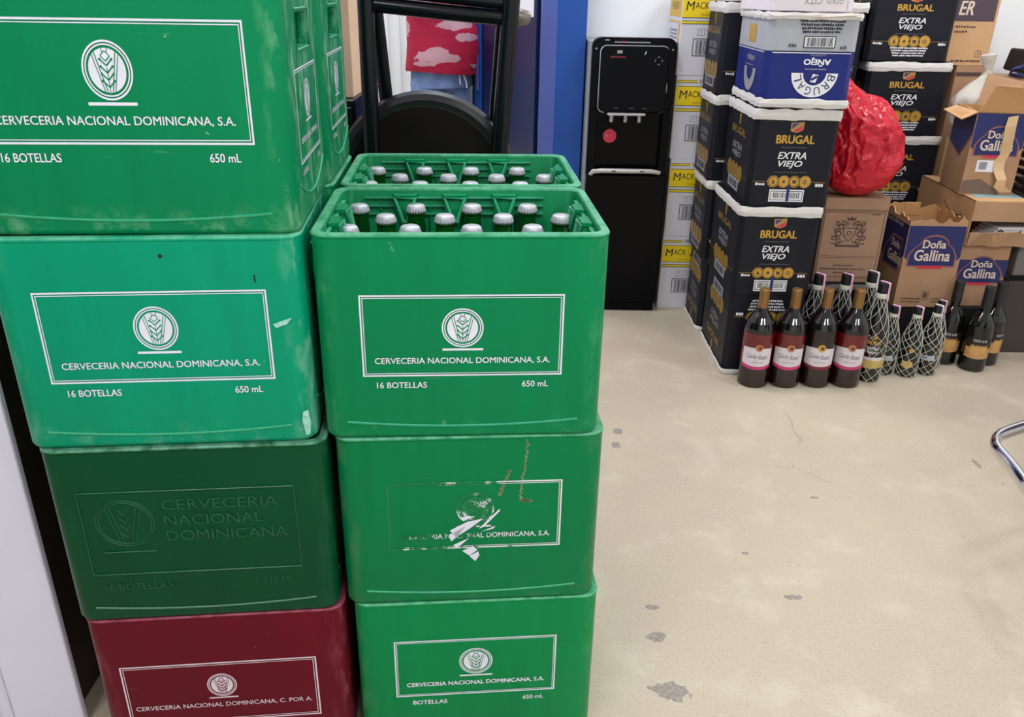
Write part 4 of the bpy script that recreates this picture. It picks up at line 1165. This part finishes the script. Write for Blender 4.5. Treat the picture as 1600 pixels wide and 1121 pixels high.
t = open_carton('stock_carton', 'open torn-topped brown and blue stock carton standing above the netted bottles', .214, .236, .338, (1.569, 3.122, .2045), 0, seed=3, group='printed stock cartons')
mb = MB(); F = front(mb, -.118); stock_face(F, .214, .338, vt=.94)
F.scribble(-.045, .030, .075, .006, BINK, seed=1); F.scribble(-.045, .018, .075, .006, BINK, seed=2); F.scribble(.065, .032, .060, .005, BINK, seed=3); F.scribble(.065, .020, .060, .005, BINK, seed=4)
F.rect(-.008, .028, .022, .066, M('tan print', (150, 116, 88), .6)); F.rect(.002, .038, .012, .058, BINK, .0009)
mb.build('printed_label', t)
mb = MB(); F = leftside(mb, -.107)
F.poly([(-.116, .19), (-.116, .318), (.116, .318), (.116, .20), (.03, .15), (-.02, .15)], NAVYL, .0005)
F.poly([(-.05, .13), (-.05, .20), (.0, .26), (.09, .26), (.09, .13)], M('plaque red', (150, 92, 84), .5), .0008); F.poly([(-.042, .14), (-.042, .20), (.005, .252), (.085, .252), (.085, .14)], NAVYL, .0011)
F.text('Doña', .04, .215, .07, .028, _mats['cream print'], bold=.02, e=.0014); F.text('Gallina', .05, .160, .12, .040, _mats['cream print'], bold=.02, e=.0014)
F.scribble(.0, .300, .15, .016, GINK, .0014, seed=9, words=3)
mb.build('printed_label', t)
mb = MB(); mb.box(-.03, .03, .112, .1185, .30, .352, BROWNIN, .002); mb.build('flap', t)

t = open_carton('stock_carton', 'shaded blue and brown stock carton behind the dark labelled bottles', .190, .24, .440, (1.779, 3.150, 0.205), 0, seed=8, jag=.002, group='printed stock cartons')
t.location.z = .204
for ch in children(t): ch.scale.z = .238 / .440
mb = MB(); F = front(mb, -.12); stock_face(F, .20, .30, vt=.79)
o_ = mb.build('printed_label', t); o_.location.z = -.052

# flat torn carton and what stands on it
t = thing('dark_cabinet', 'low dark cabinet on the floor beside the dark labelled bottles', 'cabinet', (2.27, 3.41, 0))
mb = MB(); mb.box(-.36, .40, -.36, .36, .0, .30, DARKCAB, .006); mb.box(-.36, .40, -.33, .36, .30, .325, BLACKW); mb.build('cabinet_body', t)
mb = MB(); mb.box(-.36, .40, -.37, .36, .325, .448, GREYCAB, .006); mb.build('drawer', t)
mb = MB(); mb.tube([(-.06, -.372, .385), (-.06, -.388, .385), (.06, -.388, .385), (.06, -.372, .385)], .006, STEEL); mb.build('drawer_handle', t)
t = thing('flat_carton', 'wide flat torn brown carton with white papers showing, on the dark cabinet', 'box', (1.938, 3.235, .450), -.02)
w, d, h = .50, .46, .168
mb = MB()
mb.box(-w / 2, w / 2, -d / 2, d / 2, 0, .004, BROWNIN); mb.box(-w / 2, -w / 2 + .004, -d / 2, d / 2, .004, h, BROWN3); mb.box(w / 2 - .004, w / 2, -d / 2, d / 2, .004, h, BROWN)
mb.box(-w / 2, w / 2, d / 2 - .004, d / 2, .004, h, BROWN); mb.box(-w / 2, w / 2, -d / 2, d / 2, h - .004, h, BROWN3)
mb.box(-w / 2, w / 2, -d / 2, -d / 2 + .004, .092, h - .004, BROWN)
mb.build('carton_body', t)
mb = MB(); n = 14; rnd = random.Random(5)
vs = [(-w / 2 + w * k / n, -d / 2 - .002 - .012 * (k % 3 == 0), 0.0) for k in range(n + 1)] + [(-w / 2 + w * k / n, -d / 2 - .02 - .01 * math.sin(k), .052 + rnd.uniform(-.006, .006)) for k in range(n + 1)]
vs2 = [(x, y + .004, z) for x, y, z in vs]
mb.add(vs, [(k, k + 1, k + n + 2, k + n + 1) for k in range(n)], BROWN); mb.add(vs2, [(k + n + 1, k + n + 2, k + 1, k) for k in range(n)], BROWNIN)
mb.add(vs[n + 1:] + vs2[n + 1:], [(k, k + 1, k + n + 2, k + n + 1) for k in range(n)], BROWN3)
mb.build('flap', t)
mb = MB(); F = leftside(mb, -w / 2); F.line([(.0, .12), (.08, .075), (.16, .10)], .004, BINK); mb.build('printed_line', t)
mb = MB(); mb.box(-.22, -.05, -.17, -.10, h, h + .002, M('pale blue tape', (150, 196, 204), .4)); mb.build('tape', t)
t = thing('paper_bundle', 'white printed papers poking out of the flat torn carton', 'papers', (1.86, 3.08, .456), .05)
mb = MB()
for k in range(5): mb.box(-.10 + .01 * k, .09 + .006 * k, -.05, .06, .012 * k, .012 * k + .011, WINK, .001)
F = front(mb, -.0502); F.line([(-.08, .02), (-.05, .05), (-.02, .03)], .006, DINK); F.line([(.0, .015), (.03, .045)], .007, DINK); F.line([(.05, .02), (.055, .05)], .005, DINK)
mb.build('papers', t)

t = open_carton('stock_carton', 'open stock carton with raised flaps and torn paper strip, on flat carton', .185, .200, .300, (1.775, 3.205, .619), -.10, seed=11, jag=.002, group='printed stock cartons')
mb = MB(); F = front(mb, -.1); stock_face(F, .185, .300, vt=.985)
F.rect(-.055, .085, .020, .128, WINK, .0010); F.rect(-.046, .094, -.018, .122, GINK, .0012); F.rect(.005, .098, .012, .122, DINK, .0012)
F.poly([(-.09, .004), (-.09, .05), (-.03, .06), (.02, .03), (.05, .004)], M('stained brown', (120, 98, 84), .7), .0006)
F = leftside(mb, -.0925); F.poly([(-.098, .17), (-.098, .295), (.098, .295), (.098, .22), (.02, .13)], NAVYL, .0005); F.line([(-.098, .17), (.02, .13), (.098, .22)], .008, _mats['plaque red'], .0009)
mb.build('printed_label', t)
def flap(p0, p1, tip0, tip1, parent, m=(BROWN, BROWNIN)):
    mb = MB(); p0, p1, tip0, tip1 = map(Vector, (p0, p1, tip0, tip1)); nn = (p1 - p0).cross(tip0 - p0).normalized() * .004
    vs = [p0, p1, tip1, tip0]; vs2 = [v + nn for v in vs]
    mb.add(vs, [(0, 1, 2, 3)], m[0]); mb.add(vs2, [(3, 2, 1, 0)], m[1])
    mb.add(vs + vs2, [(0, 1, 5, 4), (1, 2, 6, 5), (2, 3, 7, 6), (3, 0, 4, 7)], BROWN3); mb.build('flap', parent)
flap((-.092, -.1, .300), (.092, -.1, .300), (-.060, -.120, .395), (.110, -.125, .385), t)
flap((.092, .1, .300), (-.02, .1, .300), (.16, .150, .385), (.01, .140, .415), t)
flap((-.0925, .1, .300), (-.0925, -.1, .300), (-.145, .085, .285), (-.135, -.075, .270), t, (BROWN3, BROWNIN))
flap((.0925, -.1, .300), (.0925, .1, .300), (.17, -.09, .33), (.17, .085, .34), t)
mb = MB(); rnd = random.Random(2)
pts = [(.030, .285, .016), (.026, .25, .018), (.030, .20, .018), (.034, .15, .017), (.022, .120, .020), (.024, .09, .017), (.036, .06, .016), (.034, .035, .018), (.065, .012, .02)]
PAPER = M('torn kraft strip', (214, 180, 134), .7, vary=.1)
fr = []
for k, (u, v, hw) in enumerate(pts):
    yy = -.104 - .006 * math.sin(k * 1.3) - .012 * (k > 5)
    fr.append([Vector((u - hw, yy, v)), Vector((u + hw, yy - .003, v + .006)), Vector((u + hw, yy - .0055, v + .006)), Vector((u - hw, yy - .0025, v))])
mb.loft(fr, PAPER, True, True, False)
mb.build('torn_strip', t)

# clear knotted bag behind that carton's flap
def blob(name, parent, fn, mat, nu=48, nv=32):
    mb = MB(); rings = []
    for i in range(nv + 1):
        ph = PI * i / nv
        rings.append([fn(2 * PI * k / nu, ph) for k in range(nu)])
    mb.loft(rings, mat, False, False, True); return mb.build(name, parent)
m_, nt, b = new_mat('cloudy clear plastic'); b.inputs['Base Color'].default_value = lin((232, 226, 214)); setin(b, Roughness=.25)
b.inputs['Transmission Weight'].default_value = .35; b.inputs['IOR'].default_value = 1.15
bump(nt, b, noise_tex(nt, 28.0, 3.0, .6, coords(nt)), .7, .008)
CLEAR = m_
t = thing('plastic_bag', 'knotted clear plastic bag beside the raised carton flap', 'bag', (1.835, 3.415, .8035))
def f(th, ph):
    v = Vector((math.sin(ph) * math.cos(th), math.sin(ph) * math.sin(th), -math.cos(ph)))
    n = noise.noise(v * 2.6 + Vector((4, 1, 2))) * .018
    zz = v.z
    r = .105 + n
    if zz > .35: r = .105 * (1 - (zz - .35) / .65 * .55) + n * .5
    return Vector((v.x * r * 1.0, v.y * r * .8, .10 + zz * .125))
blob('bag_body', t, f, CLEAR)
mb = MB(); mb.tube([(0, 0, .205), (.0, 0, .235), (-.006, 0, .262), (-.012, .0, .292)], [.030, .012, .022, .028], CLEAR, 12); mb.build('knot', t)
mb = MB()
for k in range(7): mb.lathe([(0, -.02), (.018, -.012), (.022, 0), (.016, .014), (0, .02)], PINK if k % 3 else WINK, 10, Matrix.Translation((-.035 + .028 * (k % 3), -.02 + .02 * (k % 2), .05 + .022 * (k // 2))))
mb.build('wrapped_sweets', t)
t = thing('carton', 'brown carton hidden under the knotted clear bag and tall brown cartons', 'box', (1.838, 3.655, .204))
carton_body(.118, .21, .84, BROWN, .004).build('carton_body', t)
mb = MB(); mb.box(-.057, .057, -.1062, -.105, .80, .815, BINK); mb.build('printed_label', t)
# small carton that carries the bag
t = thing('carton', 'small yellowish brown carton beneath the knotted clear bag', 'box', (1.835, 3.390, .619), .02)
carton_body(.17, .125, .158, cardboard('yellowish card', (196, 176, 122), .7, .1), .004).build('carton_body', t)
mb = MB(); mb.box(-.08, .08, -.012, .012, .158, .1592, _mats['brown tape']); mb.build('tape', t)
# tall brown carton at the back
t = thing('tall_carton', 'tall light brown carton with dark top panel, last in row by white wall', 'box', (1.812, 3.660, 1.045))
w, d, h = .176, .20, .42
carton_body(w, d, h, BROWN3, .004).build('carton_body', t)
mb = MB(); F = front(mb, -d / 2)
F.rect(-w / 2 + .003, .165, w / 2 - .012, .40, M('purple brown print', (78, 62, 74), .6))
F.text('ER', -.040, .188, .056, .050, M('cream print', (226, 206, 186), .5), bold=.02, shear=.15, e=.0010)
F.scribble(-.030, .140, .085, .008, BINK, seed=2); F.scribble(-.045, .122, .055, .008, BINK, seed=3)
F.ring(.042, .044, .012, .014, BINK); F.scribble(.0, .012, .12, .008, BINK, seed=5, words=6); F.text('8', .042, .039, .006, .010, BINK)
mb.build('printed_label', t)
# black slotted crate and device
t = thing('slotted_crate', 'black plastic crate with slotted sides lying on the flat torn carton', 'crate', (2.035, 3.185, .619), -.10)
mb = MB(); w, d, h = .27, .26, .20
for k in range(6):
    z = .012 + k * .031
    for (x0, x1, y0, y1) in ((-w / 2, w / 2, -d / 2, -d / 2 + .008), (-w / 2, w / 2, d / 2 - .008, d / 2), (-w / 2, -w / 2 + .008, -d / 2, d / 2), (w / 2 - .008, w / 2, -d / 2, d / 2)):
        mb.box(x0, x1, y0, y1, z, z + .019, BLACKP, .002)
for sx in (-1, 1):
    for sy in (-1, 1): mb.box(sx * (w / 2 - .012) - .012, sx * (w / 2 - .012) + .012, sy * (d / 2 - .012) - .012, sy * (d / 2 - .012) + .012, 0, h, BLACKP, .003)
for k in range(2): mb.box((-.01 if k else -w / 2 + .05), (.01 if k else -w / 2 + .066), -d / 2 - .001, -d / 2 + .008, 0, h, BLACKP)
mb.box(-w / 2 + .004, w / 2 - .004, -d / 2 + .004, d / 2 - .004, 0, .008, BLACKP)
mb.build('crate_shell', t)
t = thing('carton', 'brown carton behind the slotted black crate, carrying a small black device', 'box', (2.11, 3.625, .450))
carton_body(.30, .27, .55, BROWN, .004).build('carton_body', t)
mb = MB(); mb.box(-.15, .15, -.02, .02, .55, .5512, _mats['brown tape']); mb.build('tape', t)
t = thing('power_adapter', 'small black electrical device with dark blue cable near white wall', 'device', (2.045, 3.56, 1.0012), .25)
mb = MB(); mb.box(-.055, .09, -.05, .05, 0, .085, BLACKP, .008, T=Matrix.Rotation(.22, 4, 'Y') @ Matrix.Translation((0, 0, .018))); mb.build('housing', t)
mb = MB(); mb.box(-.02, .05, -.052, -.048, .035, .075, DGREY, T=Matrix.Rotation(.22, 4, 'Y') @ Matrix.Translation((0, 0, .018))); mb.build('socket_panel', t)
mb = MB()
DBLUE = M('dark blue cable', (24, 34, 92), .45)
mb.tube([(.0, -.03, .03), (-.05, -.06, .05), (-.09, -.05, .035), (-.07, -.02, .015), (-.03, -.06, .01), (-.08, -.075, .02)], .007, DBLUE, 8)
mb.build('cable', t)

# ------------------------------------------------------------------ red bag
m_, nt, b = new_mat('red plastic sack')
o = coords(nt); sep = N(nt, 'ShaderNodeSeparateXYZ'); nt.links.new(o, sep.inputs[0])
n1 = noise_tex(nt, 9.0, 3.0, .6, o)
col = ramp(nt, n1, .30, .70, lin((186, 20, 42)), lin((214, 28, 48)))
nt.links.new(col, b.inputs['Base Color']); setin(b, Roughness=.22)
cr = N(nt, 'ShaderNodeTexVoronoi', feature='DISTANCE_TO_EDGE'); setin(cr, Scale=14.0)
wn = N(nt, 'ShaderNodeTexNoise'); setin(wn, Scale=6.0, Detail=3.0); nt.links.new(o, wn.inputs['Vector'])
va = N(nt, 'ShaderNodeVectorMath', operation='MULTIPLY_ADD'); va.inputs[1].default_value = (.25, .25, .25)
nt.links.new(wn.outputs['Color'], va.inputs[0]); nt.links.new(o, va.inputs[2]); nt.links.new(va.outputs[0], cr.inputs['Vector'])
bump(nt, b, mth(nt, 'ADD', mth(nt, 'MULTIPLY', cr.outputs['Distance'], 1.2), noise_tex(nt, 45.0, 3.0, .6, o)), .55, .009)
REDSACK = m_
t = thing('red_sack', 'crumpled red plastic sack slumped on top of the crest carton', 'bag', (1.235, 3.045, .6235), 0)
def f(th, ph):
    v = Vector((math.sin(ph) * math.cos(th), math.sin(ph) * math.sin(th), -math.cos(ph)))
    q = v + Vector((noise.noise(v * 2.2), noise.noise(v * 2.2 + Vector((5, 5, 5))), noise.noise(v * 2.2 + Vector((9, 1, 4))))) * .4
    qs = Vector((q.x * 3.4, q.y * 3.4, q.z * 1.3 + q.x * .8))
    qf = Vector((q.x * 7.5, q.y * 7.5, q.z * 2.6 + q.x * 1.5))
    n = noise.noise(v * 1.6 + Vector((7, 3, 1))) * .030 + (.35 - abs(noise.noise(qs + Vector((1, 3, 9))))) * .034 + (.35 - abs(noise.noise(qf + Vector((2, 2, 2))))) * .013 - .014
    zz = v.z
    k = max(0.0, 1 - abs(zz) ** (2.6 if zz > 0 else 3.2)) ** .48
    pl = 1 + .05 * math.sin(9 * th + 3 * zz) * max(0, zz)
    r = (.142 + n) * k * pl
    shift = -.050 * max(0, zz) ** 2
    z = .178 + zz * (.177 if zz < 0 else .180) + n * .5 * (1 if zz > -.8 else 0)
    return Vector((math.cos(th) * r * 1.06 + shift + .012, math.sin(th) * r * .80, max(z, .001)))
blob('sack_body', t, f, REDSACK, 150, 100)
mb = MB(); rnd = random.Random(9)
mb.tube([(-.040, 0, .290), (-.064, .0, .335), (-.084, .0, .372), (-.098, .006, .402), (-.106, .01, .420)], [.075, .060, .036, .026, .008], REDSACK, 14); mb.build('gathered_neck', t)

# ------------------------------------------------------------------ bottles on the floor
def cyl_rect(mb, rad, z0, z1, a0, a1, mat, e=.0006, n=18, c0=0.0, c1=0.0):
    vs = []
    for k in range(n + 1):
        q = k / n; a = math.radians(a0 + (a1 - a0) * q); s_ = 1 - (2 * q - 1) ** 2
        for z in (z0 - c0 * s_, z1 + c1 * s_): vs.append(Vector(((rad + e) * math.cos(a), (rad + e) * math.sin(a), z)))
    mb.add(vs, [(2 * k, 2 * k + 2, 2 * k + 3, 2 * k + 1) for k in range(n)], mat, True)

def wine(loc, rz, label, dark=False):
    t = thing('wine_bottle', label, 'bottle', loc, rz, 'wine bottles with white labels')
    red = WINEGLASS if dark else WINERED
    mb = MB()
    mb.lathe([(0, 0, WINEDK), (.050, 0), (.054, .006), (.054, .085, red), (.054, .205, WINEGLASS), (.0530, .222), (.0475, .243), (.036, .262), (.024, .278), (.0185, .290), (.0165, .300), (.0165, .352), (0, .352)], WINEDK, 36)
    mb.build('glass_body', t)
    mb = MB(); mb.lathe([(.0168, .292), (.0182, .293), (.0180, .318), (.0186, .320), (.0180, .322), (.0180, .358), (.0165, .361), (0, .3612)], CAPSULE, 24); mb.build('foil_capsule', t)
    mb = MB()
    cyl_rect(mb, .054, .092, .152, -150, -30, LABELW, .0006, 18, .007, .004)
    cyl_rect(mb, .054, .080, .0915, -150, -30, LABELM if dark else LABELP, .0005, 18, .007, -.007)
    F = wrap(mb, .054)
    F.text('Carlo', -.018, .116, .034, .016, GINK if False else DGREY, shear=.45, e=.0012); F.text('Rossi', .020, .114, .034, .017, DGREY, shear=.45, e=.0012); F.line([(-.036, .112), (.0, .110), (.040, .116)], .0012, DGREY, .0012)
    F.scribble(.005, .100, .04, .003, GINK, .0012)
    F.disc(.004, .157, .0135, GOLD if dark else COPPER, .0014, 20); F.disc(.006, .156, .006, BINK, .0017, 12)
    mb.build('label', t)
    return t
wine((.877, 2.733, 0), -.20, 'first wine bottle from the black stack corner, pink-banded white label over red wine')
wine((.990, 2.735, 0), -.22, 'pink-banded wine bottle between the first bottle and the maroon-banded one')
wine((1.103, 2.741, 0), -.26, 'wine bottle with maroon band and gold seal, the darkest of the four', True)
wine((1.214, 2.745, 0), -.30, 'pink-banded wine bottle standing next to the tall netted bottle')

def net_mesh(prof, z0, z1, n, turns, mat, r=.0009):
    """diamond netting: two families of helices that follow the bottle's profile"""
    def rad(z):
        for (a, b_) in zip(prof[:-1], prof[1:]):
            if a[1] <= z <= b_[1] and b_[1] > a[1]: return a[0] + (b_[0] - a[0]) * (z - a[1]) / (b_[1] - a[1])
        return prof[-1][0]
    mb = MB()
    for s in (1, -1):
        for k in range(n):
            pts = []
            for i in range(27):
                q = i / 26; z = z0 + (z1 - z0) * q
                a = 2 * PI * k / n + s * 2 * PI * turns * (q + .05 * math.sin(q * 9 + k))
                rr_ = rad(z) + .0022
                pts.append((rr_ * math.cos(a), rr_ * math.sin(a), z))
            mb.tube(pts, r, mat, 5)
    return mb

def net_bottle(loc, rz, label, H=.372, R=.047, grp='rum bottles in white string nets', lab='gold', tagc=PINK):
    k = H / .372; q = R / .047
    t = thing('netted_bottle', label, 'bottle', loc, rz, grp)
    prof = [(0, 0), (.042 * q, 0), (.047 * q, .006 * k), (.0475 * q, .09 * k), (.047 * q, .17 * k), (.041 * q, .215 * k), (.030 * q, .255 * k), (.0205 * q, .290 * k), (.0175 * q, .312 * k), (.0170 * q, .335 * k), (0, .335 * k)]
    mb = MB(); mb.lathe(prof, RUMGLASS, 32); mb.build('glass_body', t)
    mb = MB(); mb.lathe([(.0185 * q, .332 * k), (.0195 * q, .334 * k), (.0195 * q, .370 * k), (.018 * q, .372 * k), (0, .372 * k)], BLACKP, 24); mb.build('screw_cap', t)
    mb = MB(); mb.lathe([(.0195 * q, .315 * k), (.0215 * q, .318 * k), (.0215 * q, .330 * k), (.0195 * q, .333 * k)], NET, 20); mb.build('net_collar', t)
    mb = net_mesh(prof, .004, .318 * k, 8, .8, NET); mb.build('net', t)
    mb = MB(); rad = .0475 * q
    if lab == 'gold':
        cyl_rect(mb, rad, .060 * k, .088 * k, -160, -20, M('straw label', (206, 172, 84), .5), .0006, 14, .004 * k, 0); cyl_rect(mb, rad, .088 * k, .100 * k, -160, -20, LABELW, .0006, 14)
        F = wrap(mb, rad); F.text('BRUGAL', 0, .150 * k, .052 * q, .014 * k, GOLD, bold=.03, e=.001); F.text('EXTRA', 0, .128 * k, .038 * q, .012 * k, WINK, bold=.02, shear=.2, e=.001); F.text('VIEJO', 0, .112 * k, .036 * q, .012 * k, WINK, bold=.02, shear=.2, e=.001); F.poly([(-.004, .170 * k), (.006, .172 * k), (.008, .184 * k), (-.002, .182 * k)], GOLD, .001)
    elif lab == 'back':
        cyl_rect(mb, rad, .085 * k, .112 * k, -150, -50, M('bluish label', (178, 184, 196), .5), .0006, 12)
        F = wrap(mb, rad); F.scribble(-.01, .095 * k, .03, .005, DGREY, .001, seed=2)
    else:
        cyl_rect(mb, rad, .060 * k, .090 * k, -130, -70, M('straw label', (206, 172, 84), .5), .0006, 10, .006, 0)
        F = wrap(mb, rad); F.ring(.0, .150 * k, .004, .008, GOLD, .001, 12); F.poly([(-.008, .140 * k), (.008, .142 * k), (0, .158 * k)], GOLD, .001)
    mb.build('label', t)
    mb = MB(); ww = .0065
    def strip(pts):
        fr = []
        for p in pts:
            p = Vector(p); fr.append([p + Vector((0, -ww, 0)), p + Vector((0, ww, 0)), p + Vector((.0006, ww, .0006)), p + Vector((.0006, -ww, .0006))])
        mb.loft(fr, tagc, True, True, False)
    strip([(-.016 * q, 0, .3735 * k), (.016 * q, 0, .3735 * k), (.0206 * q, 0, .3700 * k), (.0212 * q, 0, .335 * k), (.0228 * q, 0, .306 * k)])
    ob = mb.build('paper_seal', t)
    ob.rotation_euler = (0, 0, -rz - .9)
    return t
net_bottle((1.314, 2.792, 0), -.30, 'tall netted rum bottle with gold label beside the last wine bottle')
net_bottle((1.113, 2.875, 0), .5, 'tall netted bottle behind the wines, between the second and third necks', tagc=PINK)
net_bottle((1.214, 2.878, 0), .2, 'tall netted bottle behind the wines, rising left of the fourth neck', tagc=PINK)
net_bottle((1.322, 2.912, 0), -.2, 'tall netted bottle standing behind the gold labelled netted one', tagc=PALEP)
net_bottle((1.398, 2.846, 0), -.35, 'small netted bottle with pale blue label, next to the tall gold labelled one', .265, .036, lab='back')
net_bottle((1.476, 2.830, 0), -.3, 'small netted bottle with narrow straw-coloured label, pink strip upright', .268, .036, lab='thin')
net_bottle((1.557, 2.850, 0), -.4, 'small netted bottle with bluish grey label and white strip, third small one', .268, .036, lab='back', tagc=PALEP)
net_bottle((1.604, 2.920, 0), -.3, 'small netted bottle with gold label, last before the dark bottles', .262, .036, lab='gold')

def liqueur(loc, rz, label):
    t = thing('liqueur_bottle', label, 'bottle', loc, rz, 'dark bottles with tan labels')
    mb = MB(); mb.lathe([(0, 0), (.043, 0), (.0470, .006), (.0470, .165), (.0460, .180), (.039, .200), (.026, .218), (.0180, .228), (.0165, .250), (.0165, .262), (0, .262)], RUMGLASS, 32); mb.build('glass_body', t)
    mb = MB(); mb.lathe([(.0172, .245), (.0185, .246), (.0185, .325), (.017, .327), (0, .327)], M('dark grey foil', (44, 46, 50), .35, metal=.3), 22); mb.build('foil_capsule', t)
    mb = MB(); cyl_rect(mb, .0470, .058, .098, -150, -30, LABELTAN, .0006, 14, .004, 0); cyl_rect(mb, .0470, .098, .136, -150, -30, M('dark label', (34, 26, 22), .5), .0006, 14)
    F = wrap(mb, .0470); F.scribble(0, .122, .05, .010, GINK, .001, seed=4, words=2)
    rnd = random.Random(3)
    for k in range(9): F.poly([(-.030 + .0065 * k, .072 + rnd.uniform(0, .01)), (-.026 + .0065 * k, .070), (-.025 + .0065 * k, .108 + rnd.uniform(0, .008)), (-.031 + .0065 * k, .104)], M('label ornament', (214, 168, 96), .5), .0012)
    mb.build('label', t)
    return t
liqueur((1.676, 2.962, 0), -.25, 'dark tan-labelled bottle nearest the small netted bottles')
liqueur((1.757, 2.898, 0), -.25, 'dark tan-labelled bottle standing between two others in front')
liqueur((1.834, 2.958, 0), .55, 'dark bottle with its label turned away, closest to the dark cabinet')

# ------------------------------------------------------------------ chrome chair at the edge of the picture
t = thing('chrome_chair', 'chair with shiny chrome tube frame, mostly outside the picture', 'chair', (1.62, 1.55, 0), 0)
def roundpath(pts, r=.06, n=6):
    pts = [Vector(p) for p in pts]; out = [pts[0]]
    for a, b_, c in zip(pts[:-2], pts[1:-1], pts[2:]):
        u = (a - b_).normalized(); v = (c - b_).normalized()
        k = min(r, (a - b_).length * .45, (c - b_).length * .45)
        p, q = b_ + u * k, b_ + v * k
        for i in range(n + 1):
            s = i / n; out.append((1 - s) ** 2 * p + 2 * s * (1 - s) * b_ + s * s * q)
    return out + [pts[-1]]
mb = MB()
ZA = .30
off = Vector((1.62, 1.55, 0))
arm = roundpath([(1.72, 2.06, ZA), (1.32, 1.872, ZA), (1.178, 1.795, ZA), (1.165, 1.640, ZA), (1.145, 1.545, ZA), (1.30, 1.16, ZA), (1.95, 1.16, ZA)], .085)
mb.tube([p - off for p in arm], .019, CHROME, 14, flat=.62)
mb.build('side_rail', t)
for (x, y) in ((1.74, 2.07), (1.55, 1.16), (1.95, 1.16), (2.0, 2.05)):
    mb = MB(); mb.tube([Vector((x, y, 0)) - off, Vector((x, y, .42)) - off], .014, CHROME, 12); mb.build('leg', t)
mb = MB(); mb.tube([Vector((1.72, 2.06, ZA)) - off, Vector((2.0, 2.05, ZA)) - off, Vector((1.95, 1.16, ZA)) - off], .014, CHROME, 12); mb.build('side_rail', t)
mb = MB(); mb.box(-.07, .42, -.42, .54, .42, .47, M('grey seat vinyl', (88, 88, 94), .5), .02); mb.build('seat', t)
mb = MB(); mb.box(.36, .42, -.42, .54, .60, .95, _mats['grey seat vinyl'], .02); mb.build('backrest', t)
for y in (-.36, .48):
    mb = MB(); mb.tube([(.39, y, .42), (.39, y, .93)], .012, CHROME, 10); mb.build('back_post', t)
